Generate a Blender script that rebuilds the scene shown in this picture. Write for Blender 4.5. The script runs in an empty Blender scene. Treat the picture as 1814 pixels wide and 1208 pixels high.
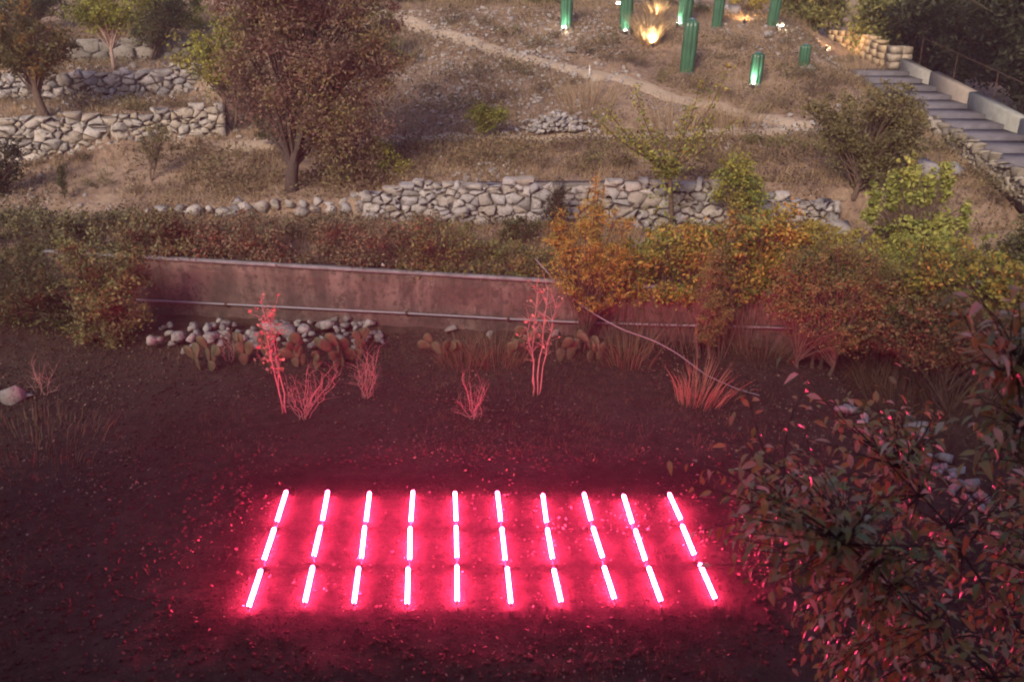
import bpy, math, random
import numpy as np
from mathutils import Vector, Matrix, geometry

# ------------------------------------------------------------------ camera, sky, sun, exposure
SC = bpy.context.scene
TH = math.atan(659 / 1600); FP = 1600.0; CAM_H = 5.7          # pitch, focal length in photo pixels (1814 wide), eye height
cam = bpy.data.cameras.new('camera'); cam.sensor_width = 36; cam.lens = 36 * FP / 1814; cam.clip_end = 600; cam.clip_start = 0.05; cam.dof.use_dof = True; cam.dof.focus_distance = 12.5; cam.dof.aperture_fstop = 2.8
camo = bpy.data.objects.new('camera', cam); SC.collection.objects.link(camo)
camo.location = (0, 0, CAM_H); camo.rotation_euler = (math.pi / 2 - TH, 0, 0); SC.camera = camo
SUN_EL = math.radians(31); SUN_AZ = math.radians(204)
w = bpy.data.worlds.new('World'); SC.world = w; w.use_nodes = True
nt = w.node_tree; bg = nt.nodes['Background']
sky = nt.nodes.new('ShaderNodeTexSky'); sky.sky_type = 'NISHITA'; sky.sun_disc = False
sky.sun_elevation = SUN_EL; sky.sun_rotation = SUN_AZ; sky.air_density = 1.0; sky.dust_density = 2.5; sky.ozone_density = 1.0
tint = nt.nodes.new('ShaderNodeMix'); tint.data_type = 'RGBA'; tint.blend_type = 'MULTIPLY'; tint.inputs['Factor'].default_value = 1
tint.inputs[7].default_value = (0.95, 0.86, 1.0, 1)               # dusk sky: the blue is a little muted and pinkish
nt.links.new(sky.outputs[0], tint.inputs[6]); nt.links.new(tint.outputs[2], bg.inputs[0]); bg.inputs[1].default_value = 0.038
sl = bpy.data.lights.new('sun', 'SUN'); sl.energy = 1.05; sl.angle = math.radians(20); sl.color = (1.0, 0.79, 0.56)
so = bpy.data.objects.new('sun', sl); SC.collection.objects.link(so)
so.rotation_euler = Vector((math.sin(SUN_AZ) * math.cos(SUN_EL), math.cos(SUN_AZ) * math.cos(SUN_EL), math.sin(SUN_EL))).to_track_quat('Z', 'Y').to_euler()
SC.view_settings.view_transform = 'Standard'; SC.view_settings.look = 'None'; SC.view_settings.gamma = 1
SC.view_settings.exposure = 2.2
SC.render.engine = 'CYCLES'; SC.cycles.use_denoising = True; SC.cycles.max_bounces = 4; SC.cycles.diffuse_bounces = 3; SC.cycles.transmission_bounces = 3; SC.cycles.volume_bounces = 0; SC.cycles.filter_width = 2.0; SC.cycles.light_sampling_threshold = 0.0
SC.cycles.sample_clamp_indirect = 4.0

random.seed(7); R = random.Random(11); NP = np.random.default_rng(5)

# ------------------------------------------------------------------ measuring helpers (photo pixel -> place in the world)
def ray(px, py):
    a = (px - 907) / FP; b = (py - 604) / FP
    return np.array([a, math.cos(TH) - b * math.sin(TH), -math.sin(TH) - b * math.cos(TH)])
def pt(px, py, Y):
    d = ray(px, py); s = Y / d[1]; return np.array([d[0] * s, Y, CAM_H + d[2] * s])
def pz(px, py, z):
    d = ray(px, py); s = (z - CAM_H) / d[2]; return np.array([d[0] * s, d[1] * s, z])
def mpp(p):                                                   # metres per photo pixel at a place
    return (p[1] * math.cos(TH) + (CAM_H - p[2]) * math.sin(TH)) / FP

_tab = [np.random.default_rng(100 + i).random((256, 256)) for i in range(6)]
def vnoise(x, y, f=1.0, k=0):
    x = np.asarray(x, float) * f + 1000.3; y = np.asarray(y, float) * f + 1000.7
    xi = np.floor(x).astype(int); yi = np.floor(y).astype(int); u = x - xi; v = y - yi
    u = u * u * (3 - 2 * u); v = v * v * (3 - 2 * v); t = _tab[k % 6]
    g = lambda i, j: t[(xi + i) % 256, (yi + j) % 256]
    return (g(0, 0) * (1 - u) + g(1, 0) * u) * (1 - v) + (g(0, 1) * (1 - u) + g(1, 1) * u) * v
def fbm(x, y, f, k=0, o=4):
    s = 0; a = 0.5
    for i in range(o): s = s + a * (vnoise(x, y, f * 2 ** i, k + i) - 0.5); a *= 0.5
    return s

# ------------------------------------------------------------------ mesh / object helpers
COL = SC.collection
ORG = {}
def tagp(o, label=None, cat=None, group=None, kind=None):
    if label: o['label'] = label
    if cat: o['category'] = cat
    if group: o['group'] = group
    if kind: o['kind'] = kind
    return o
def thing(name, label, cat, loc, group=None):
    o = bpy.data.objects.new(name, None); COL.objects.link(o); o.location = Vector([float(c) for c in loc]); o.empty_display_size = 0.1
    ORG[o.name] = np.array(loc, float); return tagp(o, label, cat, group)
def mesh_np(name, V, F, mat=None, tint=None, smooth=False):
    """F: array (n,k) or a list of index lists"""
    me = bpy.data.meshes.new(name); V = np.asarray(V, np.float32)
    me.vertices.add(len(V)); me.vertices.foreach_set('co', V.ravel())
    if isinstance(F, np.ndarray):
        n, k = F.shape; idx = F.ravel(); st = np.arange(n) * k; tot = np.full(n, k)
    else:
        n = len(F); tot = np.array([len(f) for f in F]); st = np.concatenate([[0], np.cumsum(tot)[:-1]]); idx = np.concatenate([np.asarray(f) for f in F])
    me.loops.add(len(idx)); me.loops.foreach_set('vertex_index', idx.astype(np.int32))
    me.polygons.add(n); me.polygons.foreach_set('loop_start', st.astype(np.int32)); me.polygons.foreach_set('loop_total', tot.astype(np.int32))
    if smooth: me.polygons.foreach_set('use_smooth', np.ones(n, bool))
    if tint is not None:
        at = me.attributes.new('tint', 'FLOAT', 'POINT'); at.data.foreach_set('value', np.asarray(tint, np.float32))
    me.update(calc_edges=True); me.validate()
    if mat: me.materials.append(mat)
    return me
def obj(name, me, parent=None, loc=None, label=None, cat=None, group=None, kind=None):
    o = bpy.data.objects.new(name, me); COL.objects.link(o)
    if parent is not None: o.parent = parent
    if loc is not None: o.location = Vector([float(c) for c in loc])
    ORG[o.name] = np.array(loc if loc is not None else (0, 0, 0), float)
    return tagp(o, label, cat, group, kind)
def part(name, V, F, mat, parent, tint=None, smooth=False, org=None):
    """a part whose vertices are given in world coordinates"""
    o0 = ORG[parent.name] if org is None else org
    return obj(name, mesh_np(name, np.asarray(V, float) - o0, F, mat, tint, smooth), parent)
class MB:
    """collects pieces in world coordinates"""
    def __init__(s): s.V = []; s.F = []; s.n = 0
    def add(s, V, F):
        s.V.append(np.asarray(V, float)); s.F += [[i + s.n for i in f] for f in F]; s.n += len(V); return s
    def tube(s, P, r, k=6, cap=True):
        P = np.asarray(P, float); m = len(P); r = np.full(m, r) if np.isscalar(r) else np.asarray(r, float)
        T = np.gradient(P, axis=0); T /= np.linalg.norm(T, axis=1)[:, None] + 1e-9
        ref = np.array([0.31, 0.2, 0.93]) if abs(T[0][2]) < 0.85 else np.array([1.0, 0.1, 0])
        A = np.cross(T, ref); A /= np.linalg.norm(A, axis=1)[:, None] + 1e-9; B = np.cross(T, A)
        an = np.arange(k) * 2 * math.pi / k
        V = (P[:, None, :] + r[:, None, None] * (np.cos(an)[None, :, None] * A[:, None, :] + np.sin(an)[None, :, None] * B[:, None, :])).reshape(-1, 3)
        F = [[i * k + j, i * k + (j + 1) % k, (i + 1) * k + (j + 1) % k, (i + 1) * k + j] for i in range(m - 1) for j in range(k)]
        if cap: F += [list(range(k))[::-1], [(m - 1) * k + j for j in range(k)]]
        return s.add(V, F)
    def box(s, lo, hi):
        x0, y0, z0 = lo; x1, y1, z1 = hi
        return s.add([(x0, y0, z0), (x1, y0, z0), (x1, y1, z0), (x0, y1, z0), (x0, y0, z1), (x1, y0, z1), (x1, y1, z1), (x0, y1, z1)],
                     [[3, 2, 1, 0], [4, 5, 6, 7], [0, 1, 5, 4], [1, 2, 6, 5], [2, 3, 7, 6], [3, 0, 4, 7]])
    def done(s, name, mat, parent, smooth=False): return part(name, np.concatenate(s.V), s.F, mat, parent, None, smooth)
def bez(a, b, c, n=6):
    t = np.linspace(0, 1, n)[:, None]; a, b, c = map(np.asarray, (a, b, c)); return (1 - t) ** 2 * a + 2 * t * (1 - t) * b + t * t * c

# ------------------------------------------------------------------ materials
def nodes(name):
    m = bpy.data.materials.new(name); m.use_nodes = True; t = m.node_tree; return m, t, t.nodes['Principled BSDF']
def ramp(t, cols, src, pos=None):
    r = t.nodes.new('ShaderNodeValToRGB'); e = r.color_ramp.elements
    n = len(cols); pos = pos or [i / (n - 1) for i in range(n)]
    while len(e) < n: e.new(0.5)
    for i, c in enumerate(cols): e[i].position = pos[i]; e[i].color = (*c, 1)
    t.links.new(src, r.inputs[0]); return r.outputs[0]
def noise_tex(t, scale, detail=5, vec=None, rough=0.6):
    n = t.nodes.new('ShaderNodeTexNoise'); n.inputs['Scale'].default_value = scale; n.inputs['Detail'].default_value = detail; n.inputs['Roughness'].default_value = rough
    if vec is not None: t.links.new(vec, n.inputs['Vector'])
    return n.outputs[0]
def mixc(t, fac, a, b, mode='MIX'):
    m = t.nodes.new('ShaderNodeMix'); m.data_type = 'RGBA'; m.blend_type = mode
    for s, v in ((m.inputs[0], fac), (m.inputs[6], a), (m.inputs[7], b)):
        if isinstance(v, (int, float)): s.default_value = v
        elif isinstance(v, tuple): s.default_value = (*v, 1)
        else: t.links.new(v, s)
    return m.outputs[2]
def bump(t, b, h, s=0.5, d=0.02):
    n = t.nodes.new('ShaderNodeBump'); n.inputs['Strength'].default_value = s; n.inputs['Distance'].default_value = d
    t.links.new(h, n.inputs['Height']); t.links.new(n.outputs[0], b.inputs['Normal'])
def coords(t, kind='Object'): return t.nodes.new('ShaderNodeTexCoord').outputs[kind]
def geo_pos(t): return t.nodes.new('ShaderNodeNewGeometry').outputs['Position']

def soil_mat(name, cols, big=0.35, fine=7.0, lo=0.30, hi=0.70, rough=0.95, bs=0.8):
    m, t, b = nodes(name); P = geo_pos(t)
    n1 = noise_tex(t, big, 6, P, 0.65); n2 = noise_tex(t, fine, 6, P, 0.7)
    mm = t.nodes.new('ShaderNodeMath'); mm.operation = 'MULTIPLY_ADD'; t.links.new(n2, mm.inputs[0]); mm.inputs[1].default_value = 0.55
    m2 = t.nodes.new('ShaderNodeMath'); m2.operation = 'MULTIPLY'; t.links.new(n1, m2.inputs[0]); m2.inputs[1].default_value = 0.55
    t.links.new(m2.outputs[0], mm.inputs[2])
    n = len(cols); c = ramp(t, cols, mm.outputs[0], [lo + (hi - lo) * i / (n - 1) for i in range(n)])
    sp = ramp(t, [(0, 0, 0), (1, 1, 1)], noise_tex(t, fine * 6, 2, P), [0.66, 0.72])
    t.links.new(mixc(t, sp, c, tuple(min(1, x * 1.7) for x in cols[-1])), b.inputs['Base Color'])
    b.inputs['Roughness'].default_value = rough; b.inputs['Specular IOR Level'].default_value = 0.06; bump(t, b, noise_tex(t, fine * 2.2, 8, P, 0.75), bs, 0.10); return m
def leaf_mat(name, cols, trans=0.25, rough=0.55, spec=0.3, objrand=False):
    m, t, b = nodes(name)
    a = t.nodes.new('ShaderNodeAttribute'); a.attribute_name = 'tint'; v = a.outputs['Fac']
    if objrand:
        oi = t.nodes.new('ShaderNodeObjectInfo'); ad = t.nodes.new('ShaderNodeMath'); t.links.new(v, ad.inputs[0]); t.links.new(oi.outputs['Random'], ad.inputs[1])
        fr = t.nodes.new('ShaderNodeMath'); fr.operation = 'FRACT'; t.links.new(ad.outputs[0], fr.inputs[0]); v = fr.outputs[0]
    c = ramp(t, cols, v); t.links.new(c, b.inputs['Base Color']); b.inputs['Roughness'].default_value = rough
    b.inputs['Specular IOR Level'].default_value = spec
    tr = t.nodes.new('ShaderNodeBsdfTranslucent'); t.links.new(c, tr.inputs[0]); mx = t.nodes.new('ShaderNodeMixShader'); mx.inputs[0].default_value = trans
    t.links.new(b.outputs[0], mx.inputs[1]); t.links.new(tr.outputs[0], mx.inputs[2]); t.links.new(mx.outputs[0], t.nodes['Material Output'].inputs[0]); return m
def stone_mat(name, cols, moss=(0.10, 0.09, 0.05), lo=0.0):
    m, t, b = nodes(name); oi = t.nodes.new('ShaderNodeObjectInfo'); P = geo_pos(t)
    c = ramp(t, cols, oi.outputs['Random']); n = noise_tex(t, 9, 6, P, 0.7)
    c = mixc(t, ramp(t, [(0, 0, 0), (0.8, 0.8, 0.8)], n, [0.52, 0.68]), c, moss)
    c = mixc(t, 0.5, c, ramp(t, [(0.6, 0.58, 0.55), (1.25, 1.25, 1.27)], noise_tex(t, 26, 4, P), [0.3, 0.7]), 'MULTIPLY')
    t.links.new(c, b.inputs['Base Color']); b.inputs['Roughness'].default_value = 0.9; bump(t, b, noise_tex(t, 30, 6, P), 0.6, 0.02); return m
def plain(name, col, rough=0.7, var=0.25, scale=8, metal=0, spec=0.4):
    m, t, b = nodes(name); P = geo_pos(t); n = noise_tex(t, scale, 5, P)
    c = ramp(t, [tuple(x * (1 - var) for x in col), tuple(min(1, x * (1 + var)) for x in col)], n, [0.3, 0.7])
    t.links.new(c, b.inputs['Base Color']); b.inputs['Roughness'].default_value = rough; b.inputs['Metallic'].default_value = metal
    b.inputs['Specular IOR Level'].default_value = spec; bump(t, b, noise_tex(t, scale * 4, 4, P), 0.25, 0.01); return m
def emit(name, col, s):
    m = bpy.data.materials.new(name); m.use_nodes = True; t = m.node_tree; t.nodes.remove(t.nodes['Principled BSDF'])
    e = t.nodes.new('ShaderNodeEmission'); e.inputs[0].default_value = (*col, 1); e.inputs[1].default_value = s
    t.links.new(e.outputs[0], t.nodes['Material Output'].inputs[0]); return m

M_field = soil_mat('field_soil', [(0.022, 0.015, 0.012), (0.050, 0.036, 0.029), (0.092, 0.068, 0.054)], 0.5, 6)
M_bed = soil_mat('bed_soil', [(0.012, 0.009, 0.008), (0.026, 0.0195, 0.016), (0.050, 0.037, 0.030)], 0.7, 7)  # colour lowered so the bed returns less of the tube light
def darken_around_tubes(m):
    """soil colour darkened around the tubes to hold back their light, fading into the plot with a ragged edge"""
    t = m.node_tree; b = t.nodes['Principled BSDF']; P = geo_pos(t); sx = t.nodes.new('ShaderNodeSeparateXYZ'); t.links.new(P, sx.inputs[0])
    def mt(op, a, c, d=None):
        n = t.nodes.new('ShaderNodeMath'); n.operation = op
        for s_, v in zip(n.inputs, (a, c, d)):
            if v is None: continue
            if isinstance(v, (int, float)): s_.default_value = v
            else: t.links.new(v, s_)
        return n.outputs[0]
    ax = mt('SUBTRACT', mt('ABSOLUTE', mt('ADD', sx.outputs[0], .4), 0), 2.85); ay = mt('SUBTRACT', mt('ABSOLUTE', mt('SUBTRACT', sx.outputs[1], 8.2), 0), 1.55)
    d = mt('ADD', mt('MAXIMUM', ax, ay), mt('MULTIPLY', mt('SUBTRACT', noise_tex(t, 1.6, 5, P, .65), .5), 1.6))
    old = b.inputs['Base Color'].links[0].from_socket; k = ramp(t, [(.56, .56, .56), (1, 1, 1)], mt('ADD', d, .5), [.25, .75]); t.links.new(mixc(t, 1.0, old, k, 'MULTIPLY'), b.inputs['Base Color'])
darken_around_tubes(M_field)
M_hill = soil_mat('hill_soil', [(0.085, 0.060, 0.048), (0.17, 0.125, 0.10), (0.27, 0.20, 0.15), (0.33, 0.265, 0.21)], 0.45, 4.5, 0.36, 0.68)
M_path = soil_mat('path_soil', [(0.24, 0.19, 0.145), (0.32, 0.26, 0.20), (0.38, 0.32, 0.25)], 0.8, 6, bs=0.4)
M_bark = plain('bark', (0.09, 0.065, 0.05), 0.9, 0.4, 20)
M_twig = plain('pale_twig', (0.32, 0.24, 0.20), 0.8, 0.2, 20)
M_stoneA = stone_mat('limestone', [(0.20, 0.19, 0.185), (0.32, 0.31, 0.30), (0.26, 0.225, 0.18), (0.40, 0.385, 0.37)])
M_stoneB = stone_mat('grey_limestone', [(0.17, 0.17, 0.18), (0.28, 0.28, 0.30), (0.23, 0.21, 0.19), (0.37, 0.36, 0.37)])
M_stoneC = stone_mat('ochre_stone', [(0.34, 0.27, 0.17), (0.42, 0.33, 0.21), (0.38, 0.33, 0.26)])
M_core = plain('wall_core', (0.12, 0.11, 0.10), 0.95, 0.4, 10)
M_rock = stone_mat('white_rock', [(0.16, 0.155, 0.155), (0.32, 0.315, 0.31)], (0.09, 0.075, 0.065))
M_kerb = stone_mat('kerb_stone', [(0.14, 0.125, 0.105), (0.22, 0.20, 0.165), (0.28, 0.26, 0.22)])
M_nbark = plain('near_bark', (0.045, 0.032, 0.028), .8, .3, 30)
M_conc = plain('pale_concrete', (0.40, 0.40, 0.37), 0.85, 0.22, 3)
M_step = plain('step_concrete', (0.105, 0.105, 0.125), 0.9, 0.22, 5)
M_pipe = plain('grey_pipe', (0.17, 0.17, 0.20), 0.4, 0.12, 4)
M_iron = plain('rusty_iron', (0.07, 0.04, 0.03), 0.8, 0.4, 30)
LM = dict(
    big=leaf_mat('leaf_brown_red', [(0.055, 0.05, 0.035), (0.12, 0.085, 0.065), (0.19, 0.12, 0.10), (0.20, 0.18, 0.07), (0.12, 0.125, 0.055)], 0.3),
    olive=leaf_mat('leaf_olive', [(0.06, 0.06, 0.026), (0.13, 0.12, 0.05), (0.22, 0.20, 0.085)]),
    lime=leaf_mat('leaf_lime', [(0.075, 0.10, 0.022), (0.19, 0.21, 0.04), (0.34, 0.34, 0.065)], 0.35),
    fig=leaf_mat('leaf_fig', [(0.12, 0.16, 0.045), (0.28, 0.31, 0.08), (0.50, 0.48, 0.14)], 0.35),
    gold=leaf_mat('leaf_gold', [(0.13, 0.10, 0.03), (0.30, 0.23, 0.045), (0.42, 0.35, 0.08), (0.20, 0.21, 0.06)], 0.35),
    vine=leaf_mat('leaf_vine', [(0.05, 0.085, 0.025), (0.14, 0.19, 0.045), (0.32, 0.32, 0.06), (0.20, 0.16, 0.045), (0.08, 0.12, 0.035)], 0.3),
    rust=leaf_mat('leaf_rust', [(0.05, 0.06, 0.026), (0.12, 0.14, 0.05), (0.22, 0.215, 0.075), (0.11, 0.13, 0.055)], 0.3),
    dark=leaf_mat('leaf_dark', [(0.012, 0.017, 0.009), (0.028, 0.034, 0.016), (0.05, 0.055, 0.025)]),
    sage=leaf_mat('leaf_sage', [(0.05, 0.065, 0.03), (0.13, 0.15, 0.06), (0.24, 0.25, 0.10)], 0.3),
    gloom=leaf_mat('leaf_gloom', [(0.03, 0.04, 0.02), (0.07, 0.085, 0.04), (0.14, 0.15, 0.06), (0.06, 0.045, 0.03)]),
    mid=leaf_mat('leaf_mid', [(0.025, 0.035, 0.015), (0.055, 0.065, 0.028), (0.11, 0.115, 0.04)]),
    bramble=leaf_mat('leaf_bramble', [(0.045, 0.05, 0.03), (0.11, 0.105, 0.06), (0.20, 0.165, 0.10), (0.21, 0.07, 0.05)], 0.25),
    left=leaf_mat('leaf_left', [(0.035, 0.04, 0.022), (0.09, 0.092, 0.05), (0.17, 0.165, 0.075), (0.09, 0.06, 0.04)], 0.25),
    orange=leaf_mat('leaf_orange', [(0.04, 0.05, 0.02), (0.10, 0.09, 0.03), (0.22, 0.12, 0.035)], 0.3),
    weed=leaf_mat('leaf_weed', [(0.07, 0.05, 0.035), (0.14, 0.10, 0.065), (0.11, 0.10, 0.05), (0.22, 0.165, 0.10)], 0.2, 0.8),
    straw=leaf_mat('leaf_straw', [(0.16, 0.11, 0.07), (0.27, 0.20, 0.12), (0.38, 0.29, 0.18)], 0.25, 0.8),
    litter=leaf_mat('leaf_litter', [(0.05, 0.036, 0.027), (0.13, 0.088, 0.062), (0.27, 0.20, 0.15)], 0.1, 0.85),
    near=leaf_mat('leaf_near', [(0.09, 0.15, 0.05), (0.20, 0.28, 0.08), (0.25, 0.26, 0.08), (0.27, 0.17, 0.07), (0.15, 0.19, 0.07), (0.42, 0.44, 0.32), (0.14, 0.23, 0.09)], 0.3, 0.34, 0.6, True),
    berry=leaf_mat('seed_pod', [(0.30, 0.17, 0.12), (0.45, 0.30, 0.22)], 0.3, 0.6),
)

# ------------------------------------------------------------------ terrain: measured control points, triangulated
CP = []; CE = []
def W(*p): CP.append(tuple(map(float, p))); return len(CP) - 1
def line(pts, close=True):
    ids = [W(*p) for p in pts]
    if close: CE.extend((a, b) for a, b in zip(ids, ids[1:]))
    return ids
def pl(pts): return line([pt(*p) for p in pts])
def yc(x): return 14.04 - 0.1456 * x                              # concrete wall, plan line
for x in (-60, 60): W(x, -8, 0.5); W(x, 130, 45)
W(0, 130, 45); W(-25, 60, 9); W(25, 60, 9); W(0, 60, 8); W(-60, 45, 7); W(60, 45, 7)
W(-9, -8, 0); W(6, -8, 0); W(-8.2, 4, 0); W(-7.6, 8, 0); W(-7.9, 11, 0); W(-10.5, 4, 0.5); W(-10.5, 8, 0.5); W(-10.5, 12, 0.6); W(-30, 6, 1.5)
line([(-60, 21, 1.5), (-30, yc(-30), 0.8), (-14, yc(-14), 0.45), (-10, yc(-10), 0.25), (-7.5, yc(-7.5), 0), (0, yc(0), 0), (3.7, yc(3.7), 0), (5.2, yc(5.2), -0.25), (9, yc(9), -0.8), (14, yc(14), -0.6), (60, 8, 0.5)])
line([(-60, 21.4, 2.2), (-30, yc(-30) + .35, 1.7), (-14, yc(-14) + .35, 1.25), (-7.5, yc(-7.5) + .35, 1.1), (0, yc(0) + .35, 1.03), (3.7, yc(3.7) + .35, 0.98), (9, yc(9) + .35, 0.75), (14, yc(14) + .5, 0.4), (60, 8.5, 0.9)])
line([(-12, 18.5, 1.15), (-7, 18.2, 0.95), (-4, 17.85, 1.0), (0, 17.5, 1.0), (4, 17.1, 1.0), (6.3, 16.85, 1.0), (8, 16.6, 0.95), (10.5, 16.2, 0.8)])
pl([(-150, 352, 19.0), (0, 352, 18.9), (150, 358, 18.7), (280, 372, 18.5), (430, 356, 18.3), (560, 354, 18.2), (680, 341, 18.05), (740, 323, 18.0), (1000, 319, 17.75), (1250, 321, 17.45), (1460, 333, 17.2), (1600, 352, 17.05), (1800, 400, 16.6)])
# gully at the right of the field, behind the stone edge
line([(4.75, 12.3, 0), (4.9, 11.6, 0), (5.25, 10.2, 0), (5.65, 8.6, 0), (6.0, 6, 0), (6.2, -2, 0)])
line([(5.6, 12.3, -0.7), (5.6, 11.6, -0.8), (5.85, 10.2, -0.85), (6.2, 8.6, -0.85), (6.6, 6, -0.85), (6.8, -2, -0.8)])
W(12, 9, -0.7); W(20, 6, 0); W(12, -4, -0.5)
# upper terrace, lower path, left stone terraces
pl([(-150, 300, 20.2), (0, 290, 20.5), (200, 278, 20.9), (300, 264, 21.4), (400, 238, 22.0), (520, 243, 22.0), (700, 247, 21.7), (900, 246, 21.5), (1150, 243, 21.4), (1430, 228, 21.7)])
pl([(-150, 216, 20.6), (0, 212, 20.9), (130, 207, 21.2), (250, 200, 21.6), (390, 188, 22.25)])
pl([(420, 216, 22.7), (520, 225, 22.8), (700, 225, 22.5), (900, 215, 22.7), (1150, 215, 22.3)])
pl([(-150, 188, 22.7), (0, 182, 22.9), (200, 178, 23.2), (350, 166, 23.8)]); pl([(-150, 134, 23.0), (0, 130, 23.2), (150, 128, 23.5), (370, 112, 24.15)])
pl([(60, 118, 26.4), (120, 116, 26.6), (330, 112, 27.0)]); pl([(60, 72, 26.8), (120, 70, 27.0), (330, 66, 27.4)])
for q in [(450, 160, 24.6), (600, 140, 25.2), (700, 140, 24.8), (900, 152, 24.5), (1100, 182, 23.5), (450, 60, 28.2), (560, 40, 29), (0, 60, 29.5), (0, 35, 32),
          (900, 50, 28.2), (1003, 52, 28.1), (1108, 57, 27.8), (1215, 132, 25.3), (1270, 52, 28.3), (1370, 48, 28.6), (1340, 153, 24.3), (1423, 120, 25.3), (1500, 150, 24.0)]: W(*pt(*q))
PATH_UP = [(655, 10, 30.6), (690, 25, 29.6), (760, 52, 28.3), (830, 76, 27.3), (900, 97, 26.5), (1000, 119, 25.6), (1100, 142, 24.8), (1200, 173, 23.7), (1300, 200, 22.8), (1440, 226, 21.75)]
pl(PATH_UP)
pl([(640, 4, 31.5), (760, 13, 30.4), (900, 14, 30.2), (1100, 16, 30.0), (1250, 24, 30.0), (1400, 34, 30.6)])
for x, z in ((-12, 4.7), (-5, 4.75), (0, 4.75), (5, 4.5), (9, 4.2)): W(x, 36, z); W(x, 44, z + 0.8)
# stair strip, and the drop at its right
SX0, SX1 = 9.85, 11.1
def zst(y): return 3.0 - (27 - y) * 0.106
line([(9.7, 28.5, 3.05), (9.7, 27, 2.93), (9.7, 21, 2.24), (9.7, 15.5, 1.6)]); line([(11.3, 28.5, 3.05), (11.3, 27, 2.85), (11.3, 21, 2.2), (11.3, 15.5, 1.6)])
line([(12.3, 30, 2.4), (12.3, 27, 2.0), (12.3, 21, 1.2), (12.3, 15, 0.4)]); W(18, 30, 2.2); W(18, 20, 0.8); W(30, 34, 3.5); W(30, 20, 2)
for q in [(1500, 84, 30.5), (1450, 66, 31.5), (1600, 262, 20.0), (1700, 290, 18.7)]: W(*pt(*q))
W(9.6, 17, 1.62)

gx = np.concatenate([np.linspace(-60, -17, 26)[:-1], np.arange(-17, 17, 0.1), np.linspace(17, 60, 26)])
gy = np.concatenate([np.linspace(-8, 4, 25)[:-1], np.arange(4, 34, 0.1), np.linspace(34, 130, 32)])
co2, _, fc, orig, _, _ = geometry.delaunay_2d_cdt([Vector((p[0], p[1])) for p in CP], CE, [], 0, 1e-4)
cz = []
for v, og in zip(co2, orig):
    if og: cz.append(CP[og[0]][2])
    else: d = [(p[0] - v.x) ** 2 + (p[1] - v.y) ** 2 for p in CP]; cz.append(CP[int(np.argmin(d))][2])
ZG = np.full((len(gx), len(gy)), np.nan)
for f in fc:
    (ax, ay), (bx, by), (cx_, cy_) = [co2[i] for i in f]; za, zb, zc = [cz[i] for i in f]
    i0, i1 = np.searchsorted(gx, [min(ax, bx, cx_) - 1e-6, max(ax, bx, cx_) + 1e-6]); j0, j1 = np.searchsorted(gy, [min(ay, by, cy_) - 1e-6, max(ay, by, cy_) + 1e-6])
    if i1 <= i0 or j1 <= j0: continue
    X, Y = np.meshgrid(gx[i0:i1], gy[j0:j1], indexing='ij'); D = (by - cy_) * (ax - cx_) + (cx_ - bx) * (ay - cy_)
    if abs(D) < 1e-9: continue
    u = ((by - cy_) * (X - cx_) + (cx_ - bx) * (Y - cy_)) / D; v = ((cy_ - ay) * (X - cx_) + (ax - cx_) * (Y - cy_)) / D
    k = (u > -1e-6) & (v > -1e-6) & (u + v < 1 + 1e-6); sub = ZG[i0:i1, j0:j1]; sub[k] = (u * za + v * zb + (1 - u - v) * zc)[k]
for _ in range(60):
    n = np.isnan(ZG)
    if not n.any(): break
    for ax in (0, 1):
        for s in (1, -1):
            r = np.roll(ZG, s, ax); k = np.isnan(ZG) & ~np.isnan(r); ZG[k] = r[k]
GX, GY = np.meshgrid(gx, gy, indexing='ij')
for _ in range(2):
    A = np.pad(ZG, 1, mode='edge'); ZG = (A[:-2, 1:-1] + A[2:, 1:-1] + A[1:-1, :-2] + A[1:-1, 2:] + 2 * ZG) / 6
hillm = np.clip((GY - yc(GX) - 0.3) / 0.5, 0, 1)
stm = np.clip(np.minimum(GX - 9.5, 11.6 - GX) / 0.2, 0, 1) * (GY > 15)
bedm = np.clip(np.maximum(np.abs(GX + 0.4) - 2.6, np.abs(GY - 8.2) - 1.4) / .5, 0.2, 1)
ZG += bedm * (1 - stm) * (hillm * (0.26 * fbm(GX, GY, 0.9, 0) + 0.10 * fbm(GX, GY, 4.0, 2, 3)) + (1 - hillm) * (0.03 * fbm(GX, GY, 0.9, 1) + 0.03 * fbm(GX, GY, 3.5, 3, 3)))
# the bed that holds the light tubes: a shallow tray with a low rim
dx = np.maximum(np.abs(GX + 0.4) - 2.95, 0); dy = np.maximum(np.abs(GY - 8.2) - 1.75, 0); dd = np.hypot(dx, dy)
ZG += 0.012 * np.exp(-((dd - 0.2) / 0.16) ** 2) * (dd > 0) * np.clip(1.6 * vnoise(GX, GY, 1.3, 4), 0, 1)
def zg(x, y):
    x = np.asarray(x, float); y = np.asarray(y, float)
    i = np.clip(np.searchsorted(gx, x) - 1, 0, len(gx) - 2); j = np.clip(np.searchsorted(gy, y) - 1, 0, len(gy) - 2)
    u = np.clip((x - gx[i]) / (gx[i + 1] - gx[i]), 0, 1); v = np.clip((y - gy[j]) / (gy[j + 1] - gy[j]), 0, 1)
    return (ZG[i, j] * (1 - u) + ZG[i + 1, j] * u) * (1 - v) + (ZG[i, j + 1] * (1 - u) + ZG[i + 1, j + 1] * u) * v
_ts = np.arange(4, 60, 0.02)
def G(px, py):
    d = ray(px, py); s = _ts / d[1]; X = d[0] * s; Z = CAM_H + d[2] * s; k = np.argmax(Z < zg(X, _ts))
    return np.array([X[k], _ts[k], float(zg(X[k], _ts[k]))])
def at_y(x, y): return np.array([x, y, float(zg(x, y))])

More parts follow.
